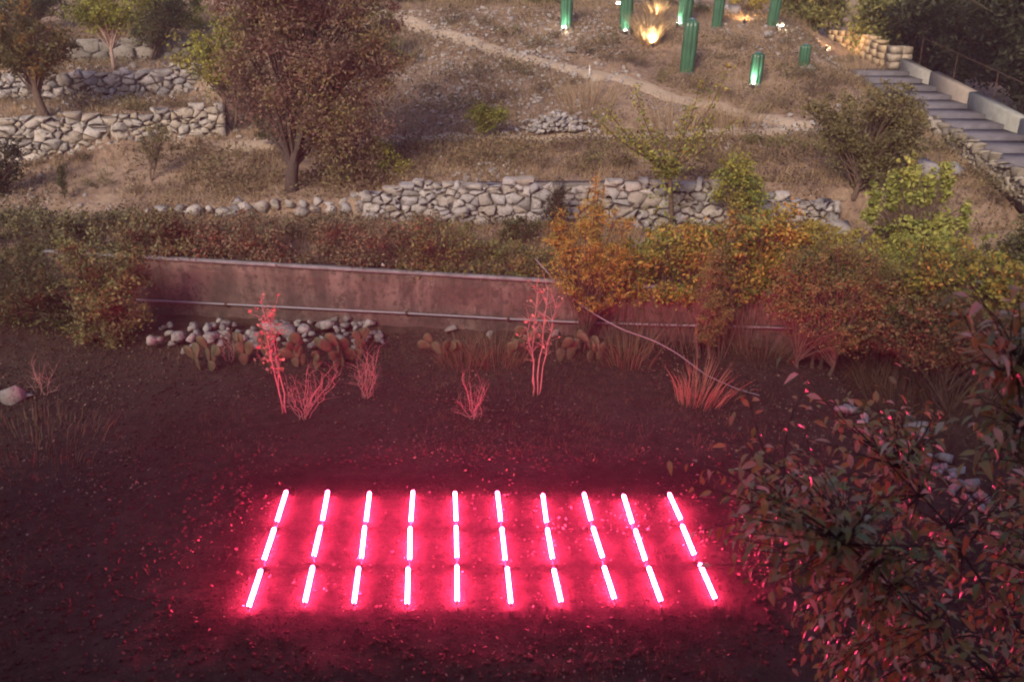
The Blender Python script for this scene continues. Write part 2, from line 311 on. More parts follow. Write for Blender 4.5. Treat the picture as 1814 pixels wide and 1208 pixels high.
def sheet(name, mask, mat):
    ni, nj = ZG.shape; I, J = np.meshgrid(np.arange(ni - 1), np.arange(nj - 1), indexing='ij'); k = mask
    a = I[k] * nj + J[k]; F = np.stack([a, a + nj, a + nj + 1, a + 1], 1); used = np.unique(F); rm = np.full(ni * nj, -1); rm[used] = np.arange(len(used))
    V = np.stack([GX.ravel(), GY.ravel(), ZG.ravel()], 1)[used]
    return obj(name, mesh_np(name, V, rm[F], mat, None, True), kind='structure')
cxm = (gx[:-1] + gx[1:]) / 2; cym = (gy[:-1] + gy[1:]) / 2; CX, CY = np.meshgrid(cxm, cym, indexing='ij')
isf = CY < yc(CX) + 0.15
tagp(sheet('ground_field', isf, M_field), 'dark stony soil of the garden plot'); tagp(sheet('terrain_hillside', ~isf, M_hill), 'dry terraced hillside rising behind the walls')

def path_strip(name, pts, wd, label):
    P = np.array(pts); t = np.concatenate([[0], np.cumsum(np.linalg.norm(np.diff(P[:, :2], axis=0), axis=1))]); n = int(t[-1] / 0.12)
    q = np.linspace(0, t[-1], n); X = np.interp(q, t, P[:, 0]); Y = np.interp(q, t, P[:, 1])
    for a in (X, Y): a[2:-2] = np.convolve(a, np.ones(5) / 5, 'same')[2:-2]
    tx, ty = np.gradient(X), np.gradient(Y); l = np.hypot(tx, ty); nx, ny = -ty / l, tx / l; m = 9
    V = []
    for k in range(m):
        u = (k / (m - 1) - 0.5) * 2; ww = wd * (0.5 + 0.35 * (vnoise(q, q * 0 + (0 if u < 0 else 9), 0.9, 3)) ) ; xx = X + nx * u * ww; yy = Y + ny * u * ww
        V.append(np.stack([xx, yy, zg(xx, yy) + 0.035 - 0.06 * abs(u) ** 3], 1))
    V = np.stack(V, 1).reshape(-1, 3); F = np.array([[i * m + k, (i + 1) * m + k, (i + 1) * m + k + 1, i * m + k + 1] for i in range(n - 1) for k in range(m - 1)])
    return obj(name, mesh_np(name, V, F, M_path, None, True), label=label, kind='structure')
path_strip('path_diagonal', [pt(*p) for p in PATH_UP], 0.5, 'pale trodden footpath climbing the hillside')
path_strip('path_terrace', [G(x, y) for x, y in ((400, 262), (520, 256), (640, 252), (760, 247), (900, 246), (1050, 245), (1180, 243), (1330, 236), (1440, 226))], 0.55, 'thin trodden footpath along the terrace')

# ------------------------------------------------------------------ the house whose upper window the view is from
hs = thing('house', 'rendered house from whose upper window the plot is seen', 'house', (-1, -5, 0)); M_hw = plain('house_render', (.32, .30, .27), .9, .15, 2)
WX = [(-9.6, -8.4), (-6.1, -4.9), (-0.9, 0.9), (4.4, 5.6), (7.9, 9.1)]; mbh = MB(); edges = [-13.0] + [v for p_ in WX for v in p_] + [11.0]
for k in range(0, len(edges), 2): mbh.box((edges[k], -9, -.6), (edges[k + 1], -1.0, 9.5))
for x0, x1 in WX:
    mbh.box((x0, -9, -.6), (x1, -1.002, 4.6)); mbh.box((x0, -9, 6.6), (x1, -1.002, 9.5)); wn = MB().box((x0 + .06, -1.25, 4.66), (x1 - .06, -1.22, 6.54)).done('window', plain('window_glass', (.03, .035, .04), .1, .1), hs)
    part('frame', MB().box((x0, -1.28, 4.6), (x0 + .06, -1.16, 6.6)).box((x1 - .06, -1.28, 4.6), (x1, -1.16, 6.6)).box((x0 + .06, -1.28, 4.6), (x1 - .06, -1.16, 4.66)).box((x0 + .06, -1.28, 6.54), (x1 - .06, -1.16, 6.6)).V[0], [[3, 2, 1, 0], [4, 5, 6, 7], [0, 1, 5, 4], [1, 2, 6, 5], [2, 3, 7, 6], [3, 0, 4, 7]], M_hw, wn, org=ORG[hs.name])
mbh.done('wall', M_hw, hs); MB().add([(-13.4, -9.5, 9.5), (11.4, -9.5, 9.5), (11.4, -.6, 9.5), (-13.4, -.6, 9.5), (-13.4, -5, 11.4), (11.4, -5, 11.4)], [[0, 1, 5, 4], [2, 3, 4, 5], [0, 4, 3], [1, 2, 5], [3, 2, 1, 0]]).done('roof', plain('roof_tiles', (.25, .12, .08), .8, .2, 6), hs)

# ------------------------------------------------------------------ stones
def hull_stone(seed, n=16, fl=0.75):
    r = np.random.default_rng(seed); P = r.normal(size=(n, 3)); P /= np.linalg.norm(P, axis=1)[:, None]
    P = np.sign(P) * np.abs(P) ** 0.75; P *= r.uniform(0.8, 1.05, (n, 1)); P[:, 2] *= fl
    import bmesh
    bm = bmesh.new()
    for p in P: bm.verts.new(p)
    bmesh.ops.convex_hull(bm, input=bm.verts); bmesh.ops.delete(bm, geom=[v for v in bm.verts if not v.link_faces], context='VERTS')
    bm.verts.index_update(); V = np.array([v.co[:] for v in bm.verts]); F = np.array([[v.index for v in f.verts] for f in bm.faces]); bm.free(); return V * 0.5, F
HULLS = [hull_stone(i, 10 + i % 5, 0.6 + 0.05 * (i % 6)) for i in range(14)]
_sm = {}
def stone_mesh(i, mat):
    k = (i % len(HULLS), mat.name)
    if k not in _sm: _sm[k] = mesh_np('stone', HULLS[k[0]][0], HULLS[k[0]][1], mat)
    return _sm[k]
def put_stone(name, p, size, mat, parent=None, rr=R, **kw):
    o = obj(name, stone_mesh(rr.randrange(99), mat), parent); o0 = ORG[parent.name] if parent else np.zeros(3)
    o.location = Vector([float(c) for c in (np.asarray(p) - o0)])
    s = size if not np.isscalar(size) else (size * rr.uniform(.8, 1.25), size * rr.uniform(.7, 1.0), size * rr.uniform(.7, 1.1))
    o.scale = s; o.rotation_euler = (rr.uniform(-.35, .35), rr.uniform(-.35, .35), rr.uniform(0, 6.28)); return tagp(o, **kw)

def clip(poly, nx, ny, c):
    out = []
    for i in range(len(poly)):
        a, b = poly[i], poly[(i + 1) % len(poly)]; da = a[0] * nx + a[1] * ny - c; db = b[0] * nx + b[1] * ny - c
        if da <= 0: out.append(a)
        if da * db < 0: t = da / (da - db); out.append((a[0] + t * (b[0] - a[0]), a[1] + t * (b[1] - a[1])))
    return out
def dry_wall(name, label, base, tops, sw, sh, mat, seed, thick=0.35, batter=0.12, gap=0.965, core=M_core, group=None, both=False, regular=0.0, mind=0.38):
    """a dry stone wall: interlocking uneven stones, each one an object, over a dark rubble core"""
    base = np.array(base, float); tops = np.array(tops, float); r = random.Random(seed)
    sl = np.concatenate([[0], np.cumsum(np.linalg.norm(np.diff(base[:, :2], axis=0), axis=1))]); L = sl[-1]
    f = lambda s: [np.interp(s, sl, base[:, i]) for i in range(3)]; ft = lambda s: float(np.interp(s, sl, tops))
    root = thing(name, label, 'stone wall', base[len(base) // 2], group)
    def frame(s):
        a = np.array(f(max(0, s - .1))); b = np.array(f(min(L, s + .1))); t = b[:2] - a[:2]; t /= np.linalg.norm(t); return np.array([t[0], t[1], 0]), np.array([t[1], -t[0], 0])
    pts = []; A = sum(0.5 * (ft(s) - f(s)[2] + 0.12) for s in np.arange(0.25, L, 0.5)); want = int(A / (sw * sh))
    k = 0
    while len(pts) < want and k < want * 60:
        k += 1; s = r.uniform(0, L); zb = f(s)[2] - 0.12; zt = ft(s); h = r.uniform(zb, zt); q = r.choice((.55, .7, .85, 1.0, 1.2, 1.5))
        if regular: h = zb + (int((h - zb) / sh) + 0.5 + r.uniform(-.1, .1)) * sh
        if all(((s - a) / sw) ** 2 + ((h - b) / sh) ** 2 > (mind * (q + c)) ** 2 * 0.72 for a, b, c in pts): pts.append((s, h, q))
    arr = np.array(pts); an = (arr[:, 0] / sw, arr[:, 1] / sh); cnt = 0
    for i, (s, h, q) in enumerate(pts):
        zb = f(s)[2] - 0.14; zt = ft(s) + r.uniform(-.11, .07); u0, v0 = s / sw, h / sh
        poly = [(u0 - 1.2, v0 - 1.2), (u0 + 1.2, v0 - 1.2), (u0 + 1.2, v0 + 1.2), (u0 - 1.2, v0 + 1.2)]
        d = (an[0] - u0) ** 2 + (an[1] - v0) ** 2
        for j in np.argsort(d)[1:16]:
            ex, ey = an[0][j] - u0, an[1][j] - v0; qq = q * q - arr[j, 2] ** 2
            poly = clip(poly, ex, ey, ex * u0 + ey * v0 + 0.5 * (ex * ex + ey * ey) + 0.20 * qq)
            if len(poly) < 3: break
        poly = clip(clip(poly, 0, 1, zt / sh), 0, -1, -zb / sh) if len(poly) >= 3 else poly
        poly = clip(clip(poly, 1, 0, L / sw), -1, 0, 0) if len(poly) >= 3 else poly
        if len(poly) < 3: continue
        Q = np.array([(a * sw, b * sh) for a, b in poly]); c = Q.mean(0)
        keep = [0] + [m for m in range(1, len(Q)) if np.linalg.norm(Q[m] - Q[m - 1]) > 0.03]; Q = Q[keep]
        if len(Q) < 3 or np.ptp(Q[:, 0]) < 0.05 or np.ptp(Q[:, 1]) < 0.04: continue
        # corners cut so that the pieces are not plain polygons
        Q = np.concatenate([[Q[m] * .94 + Q[m - 1] * .06, Q[m] * .93 + Q[(m + 1) % len(Q)] * .07] for m in range(len(Q))]); n = len(Q)
        jit = np.array([[r.uniform(-.024, .024), r.uniform(-.020, .020)] for _ in range(n)]); gp = gap * r.uniform(.93, 1.03)
        T, N = frame(s); dep = r.uniform(-.035, .05); tx, ty = r.uniform(-.35, .35), r.uniform(-.45, .2); rings = []
        for sc, dz in ((gp, -thick * 0.6), (gp, -0.03), (gp * 0.86, 0.008)):
            P2 = (Q - c) * sc + (jit if dz > -.1 else 0); rings.append(np.array([T * a + np.array([0, 0, 1]) * b + N * (dz + dep + (tx * a + ty * b if dz > -.1 else 0) + r.uniform(-.022, .022)) for a, b in P2]))
        V = np.concatenate(rings + [[N * (0.028 + dep)]]); F = []
        for a in (0, 1): F += [[a * n + m, a * n + (m + 1) % n, (a + 1) * n + (m + 1) % n, (a + 1) * n + m] for m in range(n)]
        F += [[2 * n + m, 2 * n + (m + 1) % n, 3 * n] for m in range(n)]
        b = np.array(f(c[0])); hb = c[1] - b[2]; p = np.array([b[0], b[1], c[1]]) - N * (batter * hb)
        obj('stone', mesh_np('stone', V, F, mat), root, p - ORG[root.name]); cnt += 1
    # core
    S = np.linspace(0, L, max(3, int(L / 0.3))); V = []; F = []
    for s in S:
        b = np.array(f(s)); T, N = frame(s); hb = ft(s) - b[2] - 0.09; o = -N * (0.055 + batter * hb)
        V += [b - N * 0.055 - [0, 0, .3], b + o + [0, 0, hb], b + o - N * (thick - .02) + [0, 0, hb + 0.01], b - N * (thick + .08) - [0, 0, .3]]
    for i in range(len(S) - 1):
        for m in range(4): F.append([4 * i + m, 4 * i + (m + 1) % 4, 4 * i + 4 + (m + 1) % 4, 4 * i + 4 + m])
    F += [[0, 1, 2, 3][::-1], [4 * (len(S) - 1) + m for m in range(4)]]
    part('rubble_core', V, F, core, root); return root
def wline(ps, Ys, dz=0): return [pt(x, y, Y) for (x, y), Y in zip(ps, Ys)]
def wtop(ps, Ys): return [pt(x, y, Y)[2] for (x, y), Y in zip(ps, Ys)]
YA = [20.05, 20.35, 20.7, 21.05, 21.5, 21.85]
dry_wall('dry_stone_wall', 'long low grey dry stone wall below the terrace, above the bramble hedge',
         [(x, y - .12, z) for x, y, z in ((-3.0, 17.72, 0.95), (-1.9, 17.62, .95), (0, 17.45, .95), (2, 17.25, .95), (4, 17.05, .95), (6.2, 16.82, 1.0))],
         [pt(660, 345, 17.8)[2] + .02, pt(735, 323, 17.7)[2], pt(907, 320, 17.5)[2], pt(1100, 319, 17.3)[2], pt(1290, 321, 17.1)[2], pt(1470, 333, 16.9)[2] - .32], 0.215, 0.138, M_stoneB, 3)
dry_wall('dry_stone_wall', 'lower terrace wall of fitted pale stones at the left, ending beside the big tree',
         wline([(-90, 302), (0, 296), (100, 288), (200, 283), (300, 268), (402, 243)], YA), wtop([(-90, 214), (0, 211), (100, 208), (200, 203), (300, 197), (402, 184)], YA), 0.23, 0.15, M_stoneA, 4)
YB = [22.6, 22.8, 22.95, 23.15, 23.5, 23.85]
dry_wall('dry_stone_wall', 'middle terrace wall of jumbled grey stones behind the dark trunked tree',
         wline([(-60, 190), (0, 186), (100, 184), (200, 180), (290, 172), (356, 168)], YB), wtop([(-60, 132), (0, 130), (100, 129), (200, 127), (290, 118), (370, 112)], YB), 0.215, 0.142, M_stoneB, 5)
YC_ = [26.5, 26.6, 26.75, 26.95]
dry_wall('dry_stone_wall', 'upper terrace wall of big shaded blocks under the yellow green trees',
         wline([(90, 118), (150, 117), (240, 116), (345, 113)], YC_), wtop([(90, 72), (150, 70), (240, 70), (345, 66)], YC_), 0.42, 0.27, stone_mat('shaded_mossy_block', [(0.09, 0.085, 0.075), (0.15, 0.145, 0.13), (0.20, 0.19, 0.175)], (.06, .06, .035)), 6)  # mossy blocks darkened further to carry the trees' shade in their colour
# boulder row at the left end of the long wall
br = thing('boulder_row', 'row of rounded boulders edging the terrace above the brambles, left of the stone wall', 'boulders', G(430, 372))
for i, (bx, by, bs) in enumerate([(292, 372, 30), (318, 370, 26), (345, 374, 34), (372, 370, 26), (395, 376, 30), (425, 358, 34), (412, 374, 40), (440, 372, 36), (466, 366, 30), (490, 362, 28), (515, 360, 30), (538, 362, 26),
                                 (560, 356, 28), (584, 360, 26), (606, 354, 30), (628, 350, 26), (648, 346, 34), (662, 356, 32), (640, 366, 30), (612, 370, 28), (585, 374, 28), (560, 372, 26), (535, 376, 26), (672, 372, 28), (650, 380, 26)]):
    p = pt(bx, by, 18.25 - (by - 355) * 0.012 - (bx - 430) * 0.0009); put_stone('boulder', p, bs * mpp(p) * 1.1, M_stoneB, br)

# ------------------------------------------------------------------ concrete retaining wall, pipe, cable
cw = thing('retaining_wall', 'low stained concrete retaining wall with a grey coping behind the plot', 'retaining wall', at_y(-1.5, yc(-1.5)))
m, t, b = nodes('stained_render'); P = geo_pos(t)
cc = ramp(t, [(0.06, 0.04, 0.036), (0.12, 0.085, 0.075), (0.19, 0.145, 0.135)], noise_tex(t, 1.3, 6, P, .7), [.3, .5, .7])
vm = t.nodes.new('ShaderNodeMapping'); vm.inputs['Scale'].default_value = (2.2, 2.2, 0.5); t.links.new(P, vm.inputs[0])
cc = mixc(t, ramp(t, [(0, 0, 0), (.85, .85, .85)], noise_tex(t, 1.5, 7, vm.outputs[0], .72), [.46, .60]), cc, (0.055, 0.042, 0.038))
cc = mixc(t, ramp(t, [(0, 0, 0), (.8, .8, .8)], noise_tex(t, 8, 4, P, .7), [.50, .60]), cc, (0.045, 0.036, 0.03))
t.links.new(cc, b.inputs['Base Color']); b.inputs['Roughness'].default_value = .9; bump(t, b, noise_tex(t, 14, 8, P, .75), .7, .03); M_render = m
xs = np.arange(-8.2, 5.3, 0.12); mb = MB(); NZ = 10
def wtopz(x): return float(np.interp(x, [-8, -6.6, 3.7, 7], [1.15, 1.13, 1.0, 0.92]))
V = []; F = []
for x in xs:
    zt = wtopz(x) - 0.045
    for k in range(NZ + 1):
        z = -0.9 + (zt + 0.9) * k / NZ; V.append((x, yc(x) - 0.02 + 0.035 * float(fbm(x, z * 3 + 5, 2.0, 2)), z))
    V.append((x, yc(x) + 0.33, zt)); V.append((x, yc(x) + 0.33, -0.9))
q = NZ + 3
for i in range(len(xs) - 1): F += [[i * q + k, (i + 1) * q + k, (i + 1) * q + k + 1, i * q + k + 1] for k in range(NZ + 2)]
F += [[k for k in range(q)][::-1], [(len(xs) - 1) * q + k for k in range(q)]]
part('wall_face', V, F, M_render, cw, smooth=True)
V = []; F = []
for x in xs:
    zt = wtopz(x); e = 0.02 * float(fbm(x, 3, 3.0, 1)); V += [(x, yc(x) - 0.06 + e, zt - 0.045), (x, yc(x) - 0.05 + e * 1.3, zt + e * .6), (x, yc(x) + 0.04, zt + 0.006), (x, yc(x) + 0.06, zt - 0.045)]
for i in range(len(xs) - 1): F += [[4 * i + k, 4 * i + 4 + k, 4 * i + 4 + (k + 1) % 4, 4 * i + (k + 1) % 4] for k in range(4)]
F += [[3, 2, 1, 0], [4 * (len(xs) - 1) + k for k in range(4)]]
part('coping', V, F, plain('coping_cement', (0.15, 0.155, 0.17), .9, .4, 5), cw)
pipe_px = [(180, 526), (240, 531), (400, 539), (560, 547), (720, 555), (900, 565), (1000, 570), (1150, 575), (1320, 579), (1420, 582)]
PP = []
for x, y in pipe_px:
    p = pt(x, y, 14)
    for _ in range(6): p = pt(x, y, yc(p[0]) - 0.075)
    PP.append(p)
PP = np.array(PP); tq = np.linspace(0, len(PP) - 1, 60); PPf = np.stack([np.interp(tq, np.arange(len(PP)), PP[:, i]) for i in range(3)], 1)
pp = thing('water_pipe', 'thin grey water pipe clipped along the face of the concrete wall', 'pipe', PP[4]); MB().tube(PPf, 0.021, 8).done('tube', M_pipe, pp, True)
for k in (2, 4, 5, 7):
    c = PP[k]; MB().tube([c + [-.02, 0, 0], c + [.02, 0, 0]], 0.04, 8).box(c + [-.018, 0, -.012], c + [.018, .09, .012]).done('clamp', M_iron, pp)
cb = [pt(948, 458, 13.75), pt(985, 500, 13.5), pt(1010, 525, 13.35), pt(1050, 555, 13.2), pt(1100, 583, 13.0), pt(1160, 604, 12.85), pt(1200, 626, 12.6), pt(1250, 664, 12.1), G(1305, 692) + [0, 0, .02], G(1345, 703) + [0, 0, .015]]
cb = np.array(cb); tq = np.linspace(0, len(cb) - 1, 70); cbf = np.stack([np.interp(tq, np.arange(len(cb)), cb[:, i]) for i in range(3)], 1)
for _ in range(3): cbf[1:-1] = (cbf[:-2] + 2 * cbf[1:-1] + cbf[2:]) / 4
ca = thing('hose', 'thin pale hose hanging off the wall by the orange bush and trailing to the ground', 'hose', cb[7]); MB().tube(cbf, 0.010, 6).done('tube', M_pipe, ca, True)

# ------------------------------------------------------------------ light tubes
TUBES = [[(507, 870, 490.5, 923), (486, 935, 467.6, 991), (462, 1009, 440.5, 1074)], [(580.6, 870, 571, 921), (568, 932, 556, 984.5), (554, 1003, 540, 1066)],
         [(654.6, 872.5, 648.4, 923), (646, 932.6, 640, 988), (635.5, 1005, 627, 1068)], [(731.5, 870, 727.7, 923), (726.6, 934, 725.6, 990), (723, 1006, 721.4, 1069)],
         [(806, 872, 808, 922), (808, 932, 809.4, 987), (809.4, 1002, 810, 1064)], [(881, 871.5, 887, 922.5), (889, 935, 895, 991), (898.4, 1005, 905, 1068)],
         [(961.6, 876, 968, 924.5), (969.5, 936, 979, 989), (981, 1008, 994, 1065)], [(1034.5, 874, 1047, 921), (1050.4, 933.4, 1067.7, 987), (1070, 1003, 1088.6, 1060)],
         [(1104.7, 877, 1120, 926.4), (1125.5, 938, 1143.4, 992), (1149, 1004, 1171, 1064.5)], [(1185.5, 874, 1206.4, 920), (1208.4, 930, 1230, 982), (1240, 998.6, 1267, 1059.6)]]
M_tubes = [emit('pink_neon', (1.0, 0.035, 0.15), q) for q in (98.0, 110.0, 122.0)]
M_cap = plain('pale_cap', (0.45, 0.42, 0.42), .5)
ordn = ['leftmost', 'second', 'third', 'fourth', 'fifth', 'sixth', 'seventh', 'eighth', 'ninth', 'rightmost']; rown = ['far', 'middle', 'near']
for c, col in enumerate(TUBES):
    for r_, (x0, y0, x1, y1) in enumerate(col):
        a = pz(x0, y0, .065); e = pz(x1, y1, .065); a[2] = zg(a[0], a[1]) + .064; e[2] = zg(e[0], e[1]) + .064; d = (e - a) / np.linalg.norm(e - a); mid = (a + e) / 2
        o = thing('light_tube', f'glowing pink light tube, {ordn[c]}{" from the left" if 0 < c < 9 else ""} in the {rown[r_]} row', 'light tube', (mid[0], mid[1], mid[2] - .064), 'pink light tubes laid out in three rows on the plot')
        MB().tube([a, a + d * .012, e - d * .012, e], [.010, .020, .020, .010], 8).done('tube', M_tubes[(c * 7 + r_ * 5) % 3], o, True)
        MB().tube([a - d * .028, a + d * .002], .016, 8).done('end_cap', M_cap, o); MB().tube([e - d * .002, e + d * .028], .016, 8).done('end_cap', M_cap, o)
        for q in (a - d * .015, e + d * .015): MB().tube([q - [0, 0, .13], q], .006, 6).done('leg', M_cap, o)

# ------------------------------------------------------------------ foliage
def leaf_quads(C, size, r, up=0.6, wr=0.5, dirs=None, dj=0.5):
    n = len(C); N = r.normal(size=(n, 3)); N /= np.linalg.norm(N, axis=1)[:, None]; N[:, 2] += up; N /= np.linalg.norm(N, axis=1)[:, None]
    if dirs is None: T = r.normal(size=(n, 3))
    else: T = dirs + dj * r.normal(size=(n, 3))
    T -= (T * N).sum(1)[:, None] * N; T /= np.linalg.norm(T, axis=1)[:, None] + 1e-9; B = np.cross(N, T)
    s = (size * r.uniform(.5, 1.5, n))[:, None]; wd = s * wr * 0.5
    V = np.stack([C - T * s * .5, C + B * wd - N * s * .06, C + T * s * .5 - N * s * .12, C - B * wd - N * s * .06], 1).reshape(-1, 3)
    return V, np.arange(4 * n).reshape(n, 4)
def clump_cloud(ells, n, r, nclump, cr, shell=0.5, droop=0):
    vol = np.array([e[3] * e[4] * e[5] for e in ells]) ** 0.55; vol = vol / vol.sum(); C = []
    for e, v in zip(ells, vol):
        k = max(2, int(round(nclump * v))); d = r.normal(size=(k, 3)); d /= np.linalg.norm(d, axis=1)[:, None]
        C.append(np.array(e[:3]) + d * (r.uniform(shell ** 3, 1, (k, 1)) ** (1 / 3)) * np.array(e[3:]) * .88)
    nb = sum(len(c) for c in C)
    for e, v in zip(ells, vol):
        k = max(2, int(round(nclump * v * .35))); d = r.normal(size=(k, 3)); d[:, 2] = np.abs(d[:, 2]) * 1.2; d /= np.linalg.norm(d, axis=1)[:, None]; C.append(np.array(e[:3]) + d * r.uniform(.95, 1.22, (k, 1)) * np.array(e[3:]))
    C = np.concatenate(C); k = len(C); w_ = r.uniform(.4, 1.6, k); w_[nb:] *= .35; idx = r.choice(k, n, p=w_ / w_.sum()); ct = r.uniform(0, 1, k)
    rad = cr * r.uniform(.6, 1.4, k); rad[nb:] *= .5; P = C[idx] + r.normal(size=(n, 3)) * rad[idx][:, None] * np.array([1, 1, .75]) * .6
    if droop: P[:, 2] -= np.abs(r.normal(size=n)) * droop
    return C, P, np.clip(.62 * ct[idx] + .38 * r.uniform(0, 1, n), 0, .999)
_pn = [0]
def plant(name, label, cat, base, ells, leaf, n, pal, trunks=1, tr=0.05, nclump=40, cr=None, up=.5, wr=.5, shell=.45, limb=.45, lean=0, dirs=None, group=None, branchy=1.0, bark=None, spread=.15, local=False):
    """base: place of the trunk foot. ells: crown blobs (photo x, photo y, half width, half height [, depth shift in m])"""
    _pn[0] += 1; r = np.random.default_rng(1000 + _pn[0]); base = np.array(base, float); k = mpp(base); E = []
    for e in ells:
        c = pt(e[0], e[1], base[1] + (e[4] if len(e) > 4 else 0)); E.append((*c, e[2] * k, e[2] * k * .85, e[3] * k))
    cr = cr or 0.28 * np.mean([x[3] for x in E]); C, P, tt = clump_cloud(E, n, r, nclump, cr, shell)
    gz = zg(P[:, 0], P[:, 1]); P[:, 2] = np.maximum(P[:, 2], gz + r.uniform(.01, .08, n))
    root = thing(name, label, cat, base, group); mb = MB(); bk = bark or M_bark
    ctr = np.average(np.array([x[:3] for x in E]), axis=0, weights=[x[3] * x[5] for x in E]); bot = min(x[2] - x[5] for x in E)
    if local:
        for c in C:
            for _ in range(2):
                f0 = np.array([c[0] + r.normal() * .2, c[1] + r.normal() * .12, 0]); f0[1] = max(f0[1], yc(f0[0]) + .4) if c[1] > yc(c[0]) else f0[1]; f0[2] = zg(f0[0], f0[1]) - .05; e = c + r.normal(size=3) * cr * .6; mb.tube(bez(f0, (f0 + e) / 2 + [r.normal() * .08, 0, .15], e, 6), np.linspace(tr, tr * .35, 6), 4, False)
    for q in range(0 if local else trunks):
        f0 = base + np.array([r.uniform(-1, 1), r.uniform(-.6, .6), 0]) * spread * (trunks > 1); f0[2] = zg(f0[0], f0[1]) - .08
        top = f0 + (ctr - f0) * limb; top[2] = max(top[2], bot * .6 + ctr[2] * .4 if limb > .4 else top[2]); top[:2] += r.normal(size=2) * .12 * (trunks > 1)
        midp = (f0 + top) / 2 + np.array([r.normal() * .08 + lean, r.normal() * .05, 0]); pth = bez(f0, midp, top, 8)
        mb.tube(pth, np.linspace(tr * 1.25, tr * .6, 8), 7)
        own = C[q::trunks]
        for c in own[: int(len(own) * branchy)]:
            s_ = pth[r.integers(3, 8)]; m_ = s_ * .45 + c * .55 + np.array([0, 0, .12 * np.linalg.norm(c - s_)]); mb.tube(bez(s_, m_, c, 5), np.linspace(tr * .38, max(.004, tr * .07), 5), 4, False)
    tk = mb.done('stems' if local else 'trunk', bk, root)
    if local: tk['kind'] = 'stuff'
    V, F = leaf_quads(P, leaf, r, up, wr, dirs); part('crown', V, F, LM[pal], root, np.repeat(tt, 4)); return root

# --- the big tree
plant('big_tree', 'big reddish brown leaved tree with a dark trunk on the terrace', 'tree', G(517, 338),
      [(545, 70, 120, 90), (480, 30, 100, 60), (620, 60, 90, 80), (560, 160, 105, 70), (610, 230, 75, 60), (470, 190, 55, 55), (640, 290, 50, 45), (440, 110, 45, 60), (560, -60, 190, 90), (470, -20, 80, 60), (660, 110, 60, 70), (630, 296, 52, 34), (612, 258, 50, 42), (645, 200, 66, 60), (545, 200, 46, 34)],
      .062, 80000, 'big', 1, .13, 260, .30, .3, .5, .2, .42, branchy=.35, bark=plain('dark_bark', (.05, .038, .033), .9, .4, 20))
# --- left hand trees
plant('small_tree', 'dark leaning tree with orange tipped leaves before the middle terrace wall', 'tree', G(75, 205), [(55, 100, 62, 45), (40, 55, 60, 45), (90, 85, 38, 35), (15, 80, 40, 50)], .075, 9000, 'orange', 2, .07, 80, .2, lean=-.1, limb=.5, spread=.1)
plant('small_tree', 'yellow green tree with a pale bent trunk above the middle wall', 'tree', G(203, 122), [(190, 25, 50, 32), (215, 5, 60, 40), (160, 10, 40, 35)], .075, 7000, 'lime', 1, .045, 60, .18, bark=M_twig, limb=.5)
plant('small_tree', 'round green tree with a dark underside left of the big tree', 'tree', G(262, 112), [(285, 30, 50, 40), (260, 55, 32, 24), (310, 5, 60, 40)], .075, 7000, 'mid', 2, .05, 60, .18)
plant('small_tree', 'lime leaved tree behind the upper terrace wall at the top edge', 'tree', at_y(-9.8, 28.6), [(285, -5, 55, 30), (340, 20, 40, 30), (230, -15, 50, 25)], .08, 5000, 'lime', 1, .06, 50, .2)
plant('small_tree', 'dark green tree in the top left corner', 'tree', at_y(-14.5, 29.0), [(45, -5, 65, 40), (95, 5, 30, 32), (0, 10, 45, 40)], .08, 6000, 'mid', 1, .08, 60, .2)
plant('shrub', 'yellow flecked shrub between the big tree and the terrace walls', 'shrub', G(405, 225), [(385, 130, 38, 45), (350, 90, 45, 30), (420, 60, 40, 50)], .075, 5500, 'vine', 2, .035, 60, .18)
plant('shrub', 'small dark shrub left of the big tree trunk', 'shrub', G(478, 262), [(476, 225, 26, 30), (486, 200, 16, 18)], .06, 1800, 'mid', 2, .02, 25, .1)
plant('sapling', 'thin grey green sapling before the lower terrace wall', 'sapling', G(272, 322), [(275, 262, 30, 26), (280, 235, 22, 20)], .045, 1300, 'olive', 2, .014, 40, .1, spread=.06)
plant('conifer', 'tiny slim dark green cypress at the left of the terrace', 'conifer', G(110, 352), [(110, 325, 7, 28), (109, 300, 4, 16)], .04, 900, 'mid', 1, .015, 25, .06, up=0)
plant('shrub', 'dark green shrub at the left edge below the lower wall', 'shrub', G(8, 345), [(8, 300, 30, 32), (15, 265, 22, 26), (0, 325, 36, 22)], .055, 3200, 'dark', 2, .03, 35, .14)
plant('shrub', 'straggly yellow green shrub right of the big tree above the stone wall', 'shrub', G(690, 318), [(690, 285, 34, 26), (670, 265, 22, 18), (710, 300, 22, 16)], .055, 2200, 'vine', 2, .02, 35, .12)
plant('shrub', 'gold flecked bush at the top right of the big tree crown', 'shrub', G(690, 120), [(680, 70, 34, 40), (700, 110, 26, 26), (665, 25, 36, 35)], .065, 2600, 'rust', 2, .025, 40, .14)
